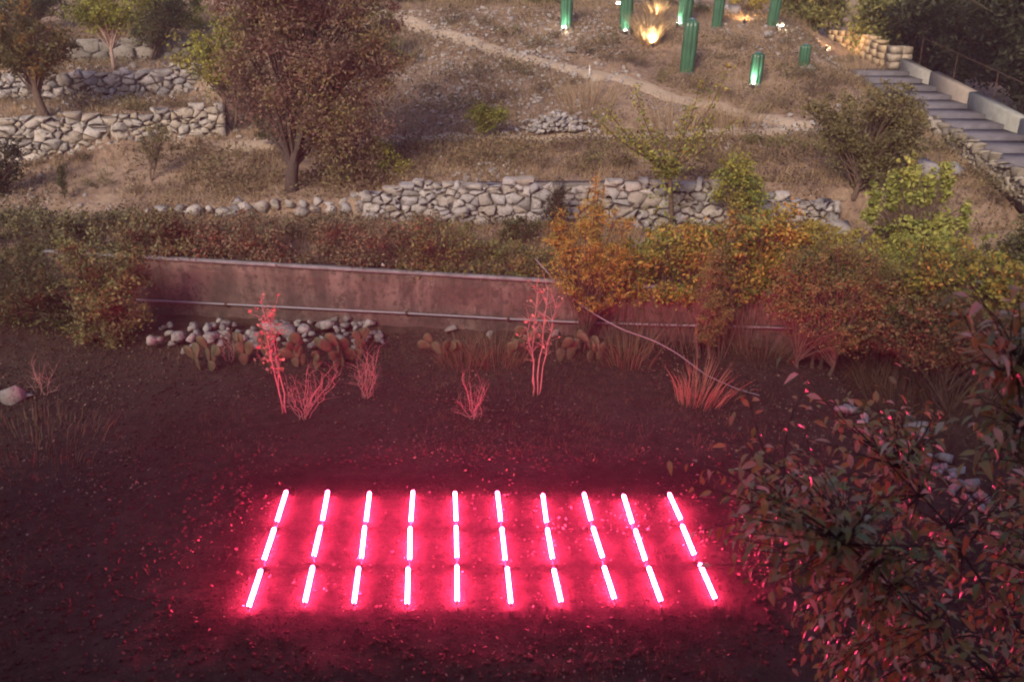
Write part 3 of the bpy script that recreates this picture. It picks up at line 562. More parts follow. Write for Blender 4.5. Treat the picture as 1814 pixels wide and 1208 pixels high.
# --- middle of the hillside
plant('small_tree', 'small round orange tree on a short stem by the terrace path', 'tree', G(858, 246), [(862, 212, 32, 22), (850, 200, 20, 15), (880, 203, 16, 14)], .06, 2600, 'lime', 1, .035, 30, .13)
plant('conifer', 'dark feathery conifer in front of the stone wall', 'conifer', at_y(0.92, 16.6), [(985, 380, 24, 34), (988, 340, 13, 26)], .05, 2600, 'dark', 1, .03, 40, .1, up=0, wr=.25)
plant('shrub', 'dark green bush below the stone wall beside the conifer', 'shrub', at_y(0.2, 16.2), [(920, 408, 34, 22), (900, 425, 26, 16)], .05, 2000, 'mid', 3, .015, 30, .11)
tg = thing('slender_tree', 'slender tree with few yellow leaves on long bare branches before the stone wall', 'tree', at_y(2.95, 16.3)); mb = MB(); r = np.random.default_rng(77)
b0 = ORG[tg.name]; kn = pt(1185, 300, 16.3); b00 = b0 - [0, 0, .1]; mb.tube(bez(b00, (b00 + kn) / 2 + [.06, 0, 0], kn, 8), np.linspace(.055, .04, 8), 7); LC = []; LD = []
for tx, ty in [(1055, 205), (1075, 190), (1125, 155), (1130, 230), (1240, 150), (1290, 118), (1265, 200), (1300, 215), (1215, 190), (1170, 235), (1155, 275), (1240, 235), (1205, 260), (1100, 225)]:
    e = pt(tx, ty, 16.3 + r.uniform(-.4, .4)); p_ = bez(kn, kn * .5 + e * .5 + np.array([(e[0] - kn[0]) * .2, 0, -.05]), e, 12); mb.tube(p_, np.linspace(.02, .005, 12), 4)
    for q in p_[4:]:
        for _ in range(20): LC.append(q + r.normal(size=3) * .06)
for _ in range(700): LC.append(pt(1183 + r.normal() * 13, 300 + r.normal() * 14, 16.3 + r.normal() * .15))
for _ in range(160): LC.append(pt(1178 + r.normal() * 13, 360 + r.normal() * 18, 16.3 + r.normal() * .12))
mb.done('trunk', M_bark, tg); LC = np.array(LC); V, F = leaf_quads(LC, .06, r, .9, .6); part('crown', V, F, LM['vine'], tg, np.repeat(r.uniform(0.1, .85, len(LC)), 4))
plant('shrub', 'bushy green shrub before the right end of the stone wall', 'shrub', at_y(4.25, 16.5), [(1300, 335, 42, 36), (1305, 300, 26, 26), (1330, 350, 30, 26)], .06, 4200, 'vine', 3, .03, 45, .14)
plant('ground_shrub', 'low green ground shrub beside the terrace path', 'shrub', G(1370, 258), [(1372, 252, 40, 12), (1340, 246, 24, 8), (1400, 262, 20, 9)], .05, 1800, 'olive', 3, .01, 40, .08, limb=.2)
plant('ground_shrub', 'little grey green ground shrub below the diagonal path', 'shrub', G(1090, 300), [(1100, 285, 26, 15)], .05, 900, 'weed', 3, .01, 20, .08, limb=.3)
plant('oak_shrub', 'large rounded olive coloured shrub beside the stairs', 'shrub', G(1492, 330), [(1540, 220, 80, 58), (1480, 235, 40, 35), (1530, 270, 62, 40), (1575, 190, 50, 38), (1600, 215, 40, 32), (1445, 205, 18, 18), (1540, 305, 55, 28), (1590, 270, 45, 40)], .06, 19000, 'olive', 3, .05, 130, .17, spread=.25, limb=.35)
plant('fig_bush', 'bright green bush with upright leafy shoots at the right', 'bush', at_y(7.1, 15.3),
      [(1625, 428, 88, 30), (1545, 360, 9, 38), (1582, 338, 10, 44), (1612, 318, 10, 40), (1640, 340, 10, 40), (1674, 322, 10, 42), (1705, 385, 9, 32), (1582, 355, 10, 30), (1614, 345, 10, 34), (1672, 350, 10, 34), (1600, 402, 34, 24), (1660, 402, 34, 24), (1545, 375, 8, 26), (1640, 362, 9, 26)], .075, 15000, 'fig', 4, .03, 300, .075, up=.8, wr=.6, spread=.3)
# --- along the concrete wall
def hedge(name, label, pal, px0, px1, ytop, ybot, Y0, dep, n, leaf, seed, up=.5, cr=.15):
    """a tangled strip of brambles: many uneven clumps standing at different depths"""
    r = random.Random(seed); ells = []; xm = (px0 + px1) / 2; y0 = Y0(xm) + .3; x = px0
    while x < px1:
        yt = np.interp(x, *zip(*ytop)) + r.uniform(-16, 10); yb = np.interp(x, *zip(*ybot)); d = r.uniform(0, 1) ** 1.3 * dep; yb2 = yb - d * 22; hh = max(9, (yb2 - yt) / 2); ells.append((x, yt + hh, r.uniform(16, 34), hh, Y0(x) + d - y0))
        if r.random() < .6: ells.append((x + r.uniform(-12, 12), yb - r.uniform(6, 16), r.uniform(14, 28), r.uniform(8, 16), Y0(x) - y0 + .05))
        x += r.uniform(9, 17)
    plant(name, label, 'hedge' if 'hedge' in name else 'vine', at_y((xm - 907) / FP * 15.4, y0), ells, leaf, n, pal, 1, .008, len(ells) * 5, cr, up, .55, .3, local=True)
wy = lambda o: (lambda x: yc((x - 907) / FP * 15.2) + o)
hedge('bramble_hedge', 'tangled green bramble hedge over the left end of the concrete wall', 'left', -40, 330, [(-40, 375), (100, 372), (330, 388)], [(-40, 475), (330, 462)], wy(.2), 2.6, 22000, .06, 21)
hedge('bramble_hedge', 'reddish bramble hedge along the top of the concrete wall', 'bramble', 300, 760, [(300, 385), (560, 392), (760, 390)], [(300, 460), (760, 488)], wy(.22), 2.5, 26000, .05, 22)
hedge('bramble_hedge', 'low dry bramble hedge left of the orange bush', 'rust', 720, 980, [(720, 392), (800, 402), (880, 430), (980, 448)], [(720, 484), (980, 500)], wy(.18), 1.6, 11000, .05, 23)
hedge('vine_bush', 'yellow green vine spilling over the wall right of the orange bush', 'vine', 1085, 1370, [(1085, 435), (1150, 415), (1230, 392), (1300, 380), (1370, 385)], [(1085, 528), (1370, 535)], wy(-.12), 1.7, 20000, .062, 24)
hedge('vine_bush', 'orange brown vine heap between the fig and the brown bush', 'gold', 1330, 1560, [(1330, 385), (1400, 375), (1450, 400), (1560, 440)], [(1330, 470), (1560, 500)], wy(.3), 1.6, 11000, .06, 25)
hedge('vine_bush', 'yellow leaved vine trailing beneath the bright green bush', 'vine', 1540, 1830, [(1540, 440), (1620, 425), (1740, 440), (1830, 470)], [(1540, 560), (1700, 570), (1830, 560)], wy(0), 1.4, 16000, .062, 26)
plant('ivy_bank', 'dark ivy covered bank at the left edge of the plot', 'ivy', at_y(-8.3, 14.6), [(60, 490, 110, 62), (20, 550, 90, 52), (130, 540, 75, 50), (190, 480, 60, 50, .4), (-60, 500, 90, 80), (90, 590, 70, 28), (20, 620, 60, 26), (-40, 600, 60, 50)], .055, 19000, 'mid', 4, .03, 160, .26, spread=.8, limb=.3)
plant('leafy_bush', 'tall yellow green leafy bush at the left end of the concrete wall', 'bush', at_y(-6.75, 13.75), [(150, 470, 42, 34), (165, 520, 55, 42), (200, 550, 62, 45), (225, 500, 36, 34), (120, 440, 20, 22), (235, 470, 30, 28), (180, 590, 60, 22)], .055, 11000, 'sage', 4, .025, 130, .15, spread=.4, limb=.35)
plant('feathery_bush', 'golden orange feathery bush standing in front of the concrete wall', 'bush', at_y(1.25, 13.45), [(1040, 440, 66, 48), (1055, 390, 34, 40), (1030, 490, 70, 38), (1085, 470, 42, 44), (1000, 425, 26, 34), (1055, 350, 9, 28), (1060, 525, 48, 26), (990, 395, 8, 24), (1100, 398, 22, 8)], .05, 15000, 'gold', 3, .022, 170, .12, up=.1, wr=.28, spread=.2, limb=.35)
plant('conifer', 'slim brownish feathery conifer in front of the vine', 'conifer', at_y(3.05, 13.1), [(1265, 560, 34, 60), (1265, 500, 24, 52), (1268, 455, 12, 30)], .05, 6500, 'rust', 2, .025, 70, .1, up=0, wr=.22, spread=.08)
plant('rounded_bush', 'large rounded brown and gold bush right of the plot', 'bush', at_y(4.6, 12.9), [(1455, 520, 85, 62), (1480, 470, 70, 40), (1420, 490, 50, 40), (1530, 520, 62, 58), (1470, 580, 80, 45), (1400, 545, 45, 42), (1550, 480, 40, 36)], .048, 20000, 'rust', 4, .03, 220, .16, up=.2, wr=.4, spread=.35, limb=.35)
plant('dark_shrub', 'dark green shrub at the right edge under the reddish slope', 'shrub', at_y(8.6, 14.2), [(1790, 470, 45, 60), (1740, 520, 60, 45), (1830, 420, 35, 40)], .06, 8000, 'gloom', 3, .03, 70, .18)
plant('dark_shrub', 'blackish undergrowth shrub in the hollow at the right', 'shrub', at_y(7.0, 12.6), [(1620, 600, 75, 42), (1720, 610, 80, 50), (1560, 590, 40, 36), (1790, 580, 60, 50), (1660, 560, 90, 36)], .06, 12000, 'gloom', 4, .02, 90, .2, spread=.6, limb=.3)
# --- top right wood
TR = [((9.3, 31.5), [(1440, 5, 45, 48), (1412, 38, 30, 28), (1430, -30, 60, 40), (1470, 20, 22, 26)], 'rust', 'brown lit tree standing before the ochre wall', 8000),
      ((10.9, 29.6), [(1552, 50, 26, 38), (1548, 88, 18, 18), (1570, 12, 40, 30)], 'rust', 'orange lit bushy tree behind the stone pillar', 7000),
      ((13.6, 29.5), [(1640, 50, 75, 70), (1600, 0, 80, 50), (1680, 100, 60, 40)], 'dark', 'dark evergreen tree behind the top of the stairs', 12000),
      ((14.8, 26.5), [(1740, 60, 85, 80), (1700, 0, 90, 60), (1780, 130, 60, 45)], 'dark', 'tall dark evergreen tree beyond the stair wall', 13000),
      ((15.0, 23.5), [(1830, 90, 80, 90), (1800, 10, 90, 60), (1850, 170, 50, 40)], 'dark', 'blackish tree in the top right corner', 9000)]
for (x, y), e, pal, lab, n in TR: plant('wood_tree', lab, 'tree', at_y(x, y), e, .13, int(n * 1.6), pal, 1, .11, 110, .34, shell=.3)
for i, (px, py, rx, ry, pal, lab) in enumerate([(720, 0, 40, 14, 'bramble', 'low dark bush at the top of the diagonal path'), (850, -2, 60, 12, 'bramble', 'dark bush on the crest left of the green columns'), (960, 0, 40, 12, 'rust', 'brown bush on the crest beside the first green column'),
                                               (1170, 15, 26, 16, 'dark', 'dark bush on the crest behind the lit grass'), (1325, 0, 40, 22, 'gold', 'orange lit bush on the crest between two green columns'), (1232, 28, 20, 10, 'mid', 'small green bush on the crest under the pale boulder')]):
    plant('crest_bush', lab, 'bush', at_y((px - 907) / FP * 29.5, 31.6 if i != 5 else 30.3), [(px, py, rx, ry), (px + rx * .5, py - 8, rx * .6, ry)], .07, 2600, pal, 3, .02, 40, .16, limb=.3)

# ------------------------------------------------------------------ green ribbed columns and spot lamps
m, t, b = nodes('green_column'); P = geo_pos(t); t.links.new(ramp(t, [(0.020, 0.075, 0.042), (0.036, 0.125, 0.07)], noise_tex(t, 3, 4, P), [.3, .7]), b.inputs['Base Color']); b.inputs['Roughness'].default_value = .32; M_green = m
M_spine = plain('column_base', (0.10, 0.10, 0.09), .8); M_capb = plain('blue_cap', (0.10, 0.17, 0.26), .4)
def column(label, px, pbot, wpx, hpx, Y=None, lean=0.0):
    g = G(px, pbot); k = mpp(g); rad = wpx * k / 2; h = hpx * k; o = thing('ribbed_column', label, 'column sculpture', g, 'green ribbed columns on the slope'); K = 56; lobes = 7; V = []; F = []; nz = 14
    ax = lambda u: g + np.array([lean * u * h, 0, u * h])
    for i in range(nz + 1):
        u = i / nz; rr = rad * (0.92 + .08 * math.sin(u * 2.6)) * (1 if u < .9 else math.sqrt(max(0, 1 - ((u - .9) / .1) ** 2 * .85)))
        c = ax(u) - [0, 0, .1 if i == 0 else 0]
        for j in range(K):
            a = 2 * math.pi * j / K; q = rr * (.80 + .20 * abs(math.cos(lobes * a / 2)) ** .7); V.append(c + [q * math.cos(a), q * math.sin(a), 0])
    F = [[i * K + j, i * K + (j + 1) % K, (i + 1) * K + (j + 1) % K, (i + 1) * K + j] for i in range(nz) for j in range(K)]; V.append(ax(1.0) - [0, 0, .04 * h * .3]); n = len(V) - 1
    F += [[nz * K + j, nz * K + (j + 1) % K, n] for j in range(K)]; part('body', V, F, M_green, o, smooth=True)
    MB().tube([g - [0, 0, .1], g + [0, 0, .03]], rad * 1.12, 14).done('base', M_spine, o); MB().tube([ax(.985), ax(1.02)], [rad * .42, rad * .2], 12).done('cap', M_capb, o)
    return g, k
COLS = [('green ribbed column left of the others on the crest', 1003, 50, 23, 88, 0), ('green ribbed column beside the glowing grass', 1108, 55, 24, 92, 0), ('green ribbed column brightly lit from below, behind the tall front one', 1211, 46, 26, 96, .06),
        ('green ribbed column between the front one and the orange bush', 1269, 50, 20, 96, .05), ('green ribbed column standing right of the orange bush', 1367, 48, 20, 92, .08), ('tall green ribbed column standing full height in front', 1216, 130, 27, 90, .04),
        ('short green ribbed column glowing white at its foot', 1337, 151, 23, 55, .03), ('shortest green ribbed column beside two pale rocks', 1423, 119, 20, 38, .02)]
for lab, px, pb, wp, hp, ln in COLS: column(lab, px, pb, wp, hp, lean=ln)
M_lens_c = emit('lamp_white', (1.0, .97, .86), 40); M_lens_w = emit('lamp_warm', (1.0, .62, .30), 40); M_lamp = plain('lamp_housing', (.03, .03, .03), .5)
def lamp(label, px, py, aim, col, energy, warm=False, off=(0, 0, 0), size=70, sz=1.0):
    g = G(px, py) + np.array(off); g[2] = zg(g[0], g[1]); o = thing('spot_lamp', label, 'lamp', g, 'garden spot lamps')
    c = g + [0, 0, .09]; d = np.array(aim, float); d /= np.linalg.norm(d)
    MB().tube([g - [0, 0, .08], c], .012, 6).tube([c - d * .05, c - d * .03, c + d * .05], [.02, .04, .05], 10).done('housing', M_lamp, o)
    MB().tube([c + d * .05, c + d * .056], [.046 * sz, .040 * sz], 10).done('lens', M_lens_w if warm else M_lens_c, o)
    l = bpy.data.lights.new('bulb', 'SPOT'); l.energy = energy; l.color = col; l.spot_size = math.radians(size); l.spot_blend = .6; l.shadow_soft_size = .03
    lo = bpy.data.objects.new('bulb', l); COL.objects.link(lo); lo.parent = o; lo.location = Vector([float(x) for x in (c + d * .075 - g)]); lo.rotation_euler = Vector([float(-x) for x in d]).to_track_quat('Z', 'Y').to_euler()
WH = (1.0, .95, .80); WM = (1.0, .55, .24)
lamp('small lamp at the foot of the leftmost green column', 1001, 53, (.05, .25, 1), WH, 3, off=(-.05, -.22, 0), sz=1.4)
lamp('small lamp under the column beside the glowing grass', 1106, 57, (0, .25, 1), WH, 3, off=(0, -.25, 0))
lamp('bright lamp washing the lit column behind the tall front one', 1200, 46, (.35, .45, 1), WH, 30, off=(-.05, -.22, 0))
lamp('lamp at the foot of the column right of the orange bush', 1376, 49, (-.25, .3, 1), WH, 10, off=(.1, -.18, 0), sz=1.4)
lamp('lamp washing the foot of the short white glowing column', 1331, 153, (.12, .55, 1), WH, 22, off=(-.03, -.24, 0))
lamp('lone lamp on the crest left of the second green column', 1096, 14, (0, -.3, 1), WH, 2, sz=1.5)
lamp('lower warm lamp under the glowing grass', 1156, 86, (-.15, .6, 1), (1, .70, .40), 420, True, size=130)
lamp('upper warm lamp under the glowing grass', 1164, 42, (-.1, .35, 1), (1, .70, .40), 360, True, size=130)
lamp('warm lamp lighting the ochre wall from the bushes', 1462, 92, (.55, .5, .55), WM, 24, True, size=140)
lamp('warm lamp beneath the orange bush on the crest', 1318, 44, (.1, .6, .7), WM, 40, True, size=140)

def tuft(name, label, base, n, h, spread, pal, seed, wd=.010, cat='grass tuft', bend=.35, leanx=0):
    r = np.random.default_rng(seed); base = np.array(base, float); root = None; a = r.uniform(0, 6.28, n); rad = spread * np.sqrt(r.uniform(0, 1, n)); B = base + np.stack([rad * np.cos(a) * .3, rad * np.sin(a) * .3, 0 * a], 1); B[:, 2] = zg(B[:, 0], B[:, 1]) - .02
    hh = h * r.uniform(.5, 1.1, n); D = np.stack([np.cos(a) * bend * rad / spread + leanx, np.sin(a) * bend * rad / spread, np.ones(n)], 1); D += r.normal(size=(n, 3)) * .08; M_ = B + D * hh[:, None] * .55; T = B + D * hh[:, None] + np.stack([np.cos(a), np.sin(a), -.3 + 0 * a], 1) * (hh * bend * .35)[:, None]
    s = np.stack([np.ones(n), r.normal(size=n) * .5, 0 * a], 1) * wd * .5
    V = np.stack([B - s, B + s, M_ + s * .8, M_ - s * .8, T], 1).reshape(-1, 3); i5 = np.arange(n)[:, None] * 5; F = np.concatenate([i5 + [0, 1, 2], i5 + [0, 2, 3], i5 + [3, 2, 4]]); tt = np.repeat(r.uniform(0, 1, n), 5)
    return obj(name, mesh_np(name, V - base, F, LM[pal], tt), None, base, label, cat)
tuft('grass_tuft', 'dry grass glowing orange above a lamp among the columns', G(1148, 78), 520, .8, .9, 'straw', 1, .022, bend=.5)
tuft('grass_tuft', 'upright pale grass lit from below near the crest', G(1160, 40), 300, .75, .6, 'straw', 2, .02, bend=.4)
tuft('grass_tuft', 'tall reddish dry grass tuft beside the trailing hose', G(1240, 712), 130, .6, 1.1, 'straw', 3, .009, bend=.45, leanx=.25)
for i, (x, y, h, s, lab) in enumerate([(1040, 192, .75, 1.6, 'tall straw grass stand above the rubble heap'), (1190, 232, .9, 1.7, 'thin straw grass stand below the diagonal path'), (1300, 228, .8, 1.4, 'pale dry grass patch by the bend of the path'), (1530, 130, .6, 1.5, 'dry brown grass bank left of the stairs'), (1350, 625, .55, 1.1, 'brown grass tuft under the rounded bush'),
                                       (880, 640, .5, 1.0, 'dry weeds at the foot of the concrete wall behind the middle sapling'), (820, 645, .45, .8, 'dry weeds beside the lone prickly pear'), (1110, 640, .5, 1.0, 'brown weeds under the orange bush'), (1600, 700, .8, 1.5, 'dark grass hanging over the hollow at the right'), (1690, 700, .8, 1.4, 'dark dry grass in the hollow at the right edge'),
                                       (60, 800, .3, 2.2, 'matted dry grass at the left edge of the plot')]):
    tuft('grass_tuft', lab, G(x, y), 170, h, s * 1.5, 'straw' if y < 300 else 'weed', 30 + i, .010, bend=.6)

# ------------------------------------------------------------------ stairs, parapets, pillar, ochre wall
st = thing('stairway', 'shallow concrete stairway descending at the right', 'stairs', at_y(10.4, 21)); TD = .92
for i in range(12):
    y1 = 27.2 - i * TD; z = zst(27.2) - i * TD * .106; MB().box((SX0 - .1, y1 - TD + .012, z - .45), (SX1 + .05, y1, z)).done('step', M_step, st)
pw = thing('stair_parapet', 'pale concrete parapet along the right side of the stairs', 'parapet', at_y(11.2, 21))
segs = [(27.1, 25.0), (24.99, 22.7), (22.69, 20.2), (20.19, 17.9), (17.89, 15.6)]
for i, (a, c) in enumerate(segs):
    V = []
    for y in (a, c):
        z = zst(y); h = .28 if i == 0 else .36
        V += [(SX1 + .055, y, z - .5), (SX1 + .055, y, z + h), (SX1 + .09, y, z + h + .025), (SX1 + .28, y, z + h + .025), (SX1 + .30, y, z - .9)]
    part('slab', V, [[k, (k + 1) % 5, 5 + (k + 1) % 5, 5 + k] for k in range(5)] + [[4, 3, 2, 1, 0], [5, 6, 7, 8, 9]], plain('parapet_slab', [(.24, .24, .22), (.24, .21, .18), (.22, .23, .21), (.23, .235, .22), (.21, .225, .215)][i], .85, .2, 4), pw)
hr = thing('handrail', 'thin rusty handrail behind the stair parapet', 'handrail', at_y(11.6, 21)); MB().tube([(SX1 + .42, y, zst(y) + .95) for y in np.linspace(27, 15.6, 12)], .010, 6).done('rail', M_iron, hr)
for y in (26.6, 24.4, 22.2, 20, 17.8, 15.8): MB().tube([(SX1 + .42, y, zst(y) - 1.0), (SX1 + .42, y, zst(y) + .95)], .009, 6).done('post', M_iron, hr)
ln = [(SX0 - .12, y, zst(y) - .12) for y in (23.6, 22, 20.5, 19, 17.5, 15.8)]
dry_wall('stair_kerb_wall', 'knobbly pale rubble parapet along the left side of the stairs', [(x - .12, y, z - .05) for x, y, z in ln], [z + .27 for x, y, z in ln], .15, .115, M_kerb, 8, .3, .05)
pb = np.array([11.25, 27.45, 2.9]); M_pil = plain('pillar_stone', (.27, .235, .19), .9, .4, 6); pr = thing('stone_pillar', 'squat stone pillar at the head of the stairs', 'pillar', pb)
rr = random.Random(5); z = 2.8
for k in range(4):
    hh = .21
    for a, c in ((-.29, -.02), (0.0, .27)):
        j = [rr.uniform(-.02, .02) for _ in range(4)]; MB().box((pb[0] + a + j[0], pb[1] - .28 + j[1], z), (pb[0] + c, pb[1] + .28 + j[2], z + hh - .015)).done('block', M_pil, pr)
    z += hh
MB().box((pb[0] - .24, pb[1] - .24, 2.6), (pb[0] + .22, pb[1] + .24, z - .02)).done('rubble_core', M_core, pr)
A_ = [pt(1462, 86, 31.4), pt(1500, 92, 30.2), pt(1540, 112, 28.6), pt(1562, 122, 27.9)]; T_ = [pt(1462, 54, 31.4)[2], pt(1500, 55, 30.2)[2], pt(1540, 66, 28.6)[2], pt(1562, 84, 27.9)[2]]
ow = thing('ochre_wall', 'ochre block wall lit by warm light at the top right', 'wall', A_[1]); A_ = np.array(A_); sl_ = np.concatenate([[0], np.cumsum(np.linalg.norm(np.diff(A_[:, :2], axis=0), axis=1))]); rr = random.Random(8); M_blk = plain('ochre_block', (.36, .28, .18), .9, .3, 5)
for row in range(8):
    s_ = -.4 * (row % 2) * .5
    while s_ < sl_[-1]:
        w_ = rr.uniform(.34, .5); a0, a1 = max(0, s_), min(sl_[-1], s_ + w_ - .008); s_ += w_
        if a1 - a0 < .08: continue
        q0 = np.array([np.interp(a0, sl_, A_[:, k]) for k in range(3)]); q1 = np.array([np.interp(a1, sl_, A_[:, k]) for k in range(3)]); zt = np.interp((a0 + a1) / 2, sl_, T_); z0 = min(q0[2], q1[2]) - .15 + row * .2; z1 = min(z0 + .193, zt)
        if z1 - z0 < .06: continue
        t_ = (q1 - q0)[:2]; t_ /= np.linalg.norm(t_); n_ = np.array([t_[1], -t_[0]]); o_ = rr.uniform(-.004, .004); c4 = [q0[:2] + n_ * o_, q1[:2] + n_ * o_, q1[:2] - n_ * .28, q0[:2] - n_ * .28]
        part('block', [(*c, z0) for c in c4] + [(*c, z1) for c in c4], [[3, 2, 1, 0], [4, 5, 6, 7], [0, 1, 5, 4], [1, 2, 6, 5], [2, 3, 7, 6], [3, 0, 4, 7]], M_blk, ow)
# ------------------------------------------------------------------ loose rocks, rubble
for x, y, s, lab in [(18, 712, 62, 'large white rock at the left edge of the plot'), (50, 705, 22, 'small white rock right of the large left edge rock'), (43, 556, 24, 'pale rock half hidden in the dark ivy'), (1440, 127, 20, 'pale rock right of the shortest column'), (1432, 122, 16, 'lower pale rock by the shortest column'), (1360, 68, 22, 'upright white rock below the rightmost crest column'),
                       (1012, 96, 22, 'white rock above the diagonal path'), (974, 34, 20, 'white rock left of the first green column'), (906, 35, 12, 'small pale rock on the slope above the path'), (676, 187, 20, 'white rock right of the big tree'), (418, 236, 16, 'white rock at the end of the lower wall'), (770, 54, 14, 'flat white stone on the diagonal path'), (686, 467, 14, 'pale stone lying on the coping of the concrete wall'),
                       (262, 378, 16, 'bright white stone among the brambles'), (1232, 8, 46, 'lilac grey boulder behind the columns on the crest'), (1130, 4, 60, 'wide lilac grey boulder left of the lit column'), (1300, 28, 34, 'white flat stone beside the orange bush'), (1284, 20, 24, 'white stone touching the narrow crest column'), (696, 248, 14, 'pale stone on the terrace path')]:
    p = G(x, y); yy = None
    if 'coping' in lab: p = np.array([p[0], yc(p[0]) + .1, wtopz(p[0]) + .03])
    put_stone('rock', p + [0, 0, s * mpp(p) * .22], s * mpp(p), M_rock, None, label=lab, cat='rock', group='loose rocks')
oc = thing('rock_outcrop', 'lilac grey rock outcrop beside the bright green bush', 'rock outcrop', at_y(5.9, 15.9))
for dx, dy, dz, s in ((0, 0, .35, .75), (.35, .1, .2, .6), (-.4, -.1, .15, .5), (.1, -.3, .05, .5)): put_stone('rock', ORG[oc.name] + [dx, dy, dz], s, M_stoneB, oc)
oc = thing('rock_outcrop', 'grey rock outcrop behind the bright green bush', 'rock outcrop', G(1640, 318))
for dx, dy, dz, s in ((0, 0, .2, .55), (.35, .1, .1, .6), (.65, .1, .15, .55), (-.3, .1, .05, .4)): put_stone('rock', ORG[oc.name] + [dx, dy, dz], s, M_stoneB, oc)
def heap(name, label, spots, mat, seed):
    rr = random.Random(seed); c = G(*spots[len(spots) // 2][:2]); root = thing(name, label, 'rubble', c)
    for x, y, s, lift in spots:
        p = G(x, y); put_stone('stone', p + [0, 0, lift + s * mpp(p) * .2], s * mpp(p), mat, root, rr)
rr = random.Random(3); sp = [(rr.uniform(268, 690), rr.uniform(578, 622), rr.uniform(11, 24), rr.uniform(0, .12)) for _ in range(120)]
sp += [(375, 612, 34, .08), (462, 614, 40, .1), (482, 600, 40, .1), (508, 606, 42, .12), (400, 594, 24, .1), (580, 590, 30, .1), (540, 600, 30, .1), (318, 612, 30, .1), (330, 632, 22, .05), (612, 590, 26, .08), (560, 615, 26, .05), (800, 592, 24, .05), (930, 606, 20, .05), (985, 600, 22, .05), (870, 596, 18, 0), (1060, 606, 20, 0)]
heap('rubble_bank', 'bank of pale rubble stones at the foot of the concrete wall', sp, M_rock, 4)
sp = []
for _ in range(150):
    u = rr.gauss(0, .38); x = 985 + u * 78; v = rr.uniform(0, 1); sp.append((x, 242 - v * 20, rr.uniform(9, 17), .34 * max(0, 1 - abs(u)) * rr.uniform(.2, 1)))
heap('rubble_heap', 'heap of grey rubble behind the terrace path', sp, M_stoneB, 5)
sp = [(1490 + 280 * u + rr.uniform(-14, 14), 725 + 190 * u + rr.uniform(-10, 16), rr.uniform(12, 28), rr.uniform(0, .05)) for u in np.linspace(0, 1, 46)] + [(1622, 782, 54, .1), (1665, 822, 44, .08), (1690, 845, 36, .05), (1720, 872, 40, .05)]
heap('stone_edging', 'line of white stones edging the drop at the right of the plot', sp, M_stoneB, 6)

# ------------------------------------------------------------------ prickly pears, red lit saplings
def pad_mesh():
    V = []; F = []; K = 12
    for i, (u, wv) in enumerate([(0, .12), (.12, .40), (.35, .72), (.6, .96), (.8, .9), (.93, .6), (1, .15)]):
        for j in range(K): a = 2 * math.pi * j / K; V.append((wv * .5 * .72 * math.cos(a), .075 * min(1, wv + .15) * math.sin(a), u))
    F = [[i * K + j, i * K + (j + 1) % K, (i + 1) * K + (j + 1) % K, (i + 1) * K + j] for i in range(6) for j in range(K)] + [list(range(K))[::-1], [6 * K + j for j in range(K)]]
    return mesh_np('pad', V, F, plain('cactus_pad', (.075, .08, .042), .65, .4, 12), None, True)
PAD = pad_mesh()
for i, (x, y, n, lab) in enumerate([(372, 655, 6, 'prickly pear at the left end of the rubble bank'), (430, 650, 5, 'prickly pear left of the red lit sapling'), (500, 655, 7, 'prickly pear right behind the red lit sapling'), (545, 652, 7, 'prickly pear with broad pads in the middle of the rubble bank'), (590, 655, 8, 'tall prickly pear at the right of the rubble bank'),
                                    (645, 640, 7, 'prickly pear behind the third twig clump'), (788, 640, 5, 'lone prickly pear before the dark stretch of wall'), (905, 640, 6, 'prickly pear left of the middle sapling'), (985, 640, 5, 'prickly pear right of the middle sapling'), (1065, 640, 4, 'small prickly pear under the orange bush')]):
    rr = random.Random(60 + i); g = G(x, y); o = thing('prickly_pear', lab, 'cactus', g, 'prickly pears along the wall foot'); tips = []
    for k in range(n + 3):
        s = rr.uniform(.17, .28)
        if k < max(2, n // 3) or not tips: p = np.array([rr.uniform(-.22, .22), rr.uniform(-.12, .12), -.03]); tl = rr.uniform(-.35, .35)
        else: p, tl0 = tips.pop(0); tl = tl0 + rr.uniform(-.7, .7)
        q = obj('pad', PAD, o); q.location = Vector([float(c) for c in p]); q.scale = (s, s, s); q.rotation_euler = (rr.uniform(-.25, .25), tl, rr.uniform(-.9, .9)); M_ = q.rotation_euler.to_matrix() @ Vector((rr.uniform(-.15, .15), 0, .93)) * s
        tips.append((p + np.array(M_), tl)); tips.append((p + np.array(q.rotation_euler.to_matrix() @ Vector((rr.choice((-.26, .26)), 0, .78)) * s), tl))
def sapling(name, label, base, tops, rad, cl, seed, pods=0, cat='sapling'):
    r = np.random.default_rng(seed); g = G(*base); root = thing(name, label, cat, g); ends = []
    for tx, ty in tops:
        f0 = g + np.array([r.uniform(-.07, .07), r.uniform(-.05, .05), -.04]); e = pt(tx, ty, g[1] + r.uniform(-.15, .15)); md = f0 * .5 + e * .5 + np.array([(f0[0] - e[0]) * .12 + r.normal() * .02, 0, -.03]); p_ = bez(f0, md, e, 9); p_[1:-1] += r.normal(size=(7, 3)) * .014; mb = MB().tube(p_, np.linspace(rad, rad * .35, 9), 5)
        for q in p_[4:]:
            for _ in range(cl):
                d = q + np.array([r.normal() * .10, r.normal() * .1, abs(r.normal()) * .15]); mb.tube([q, (q + d) / 2 + [0, 0, .01], d], [rad * .3, rad * .25, rad * .15], 3, False); ends.append(d)
        mb.done('stem', M_twig, root)
    if pods and ends:
        E = np.array(ends)[r.integers(0, len(ends), pods)] + r.normal(size=(pods, 3)) * .03; V, F = leaf_quads(E, .05, r, .2, .8); part('foliage', V, F, LM['berry'], root, np.repeat(r.uniform(0, 1, pods), 4))
    return root
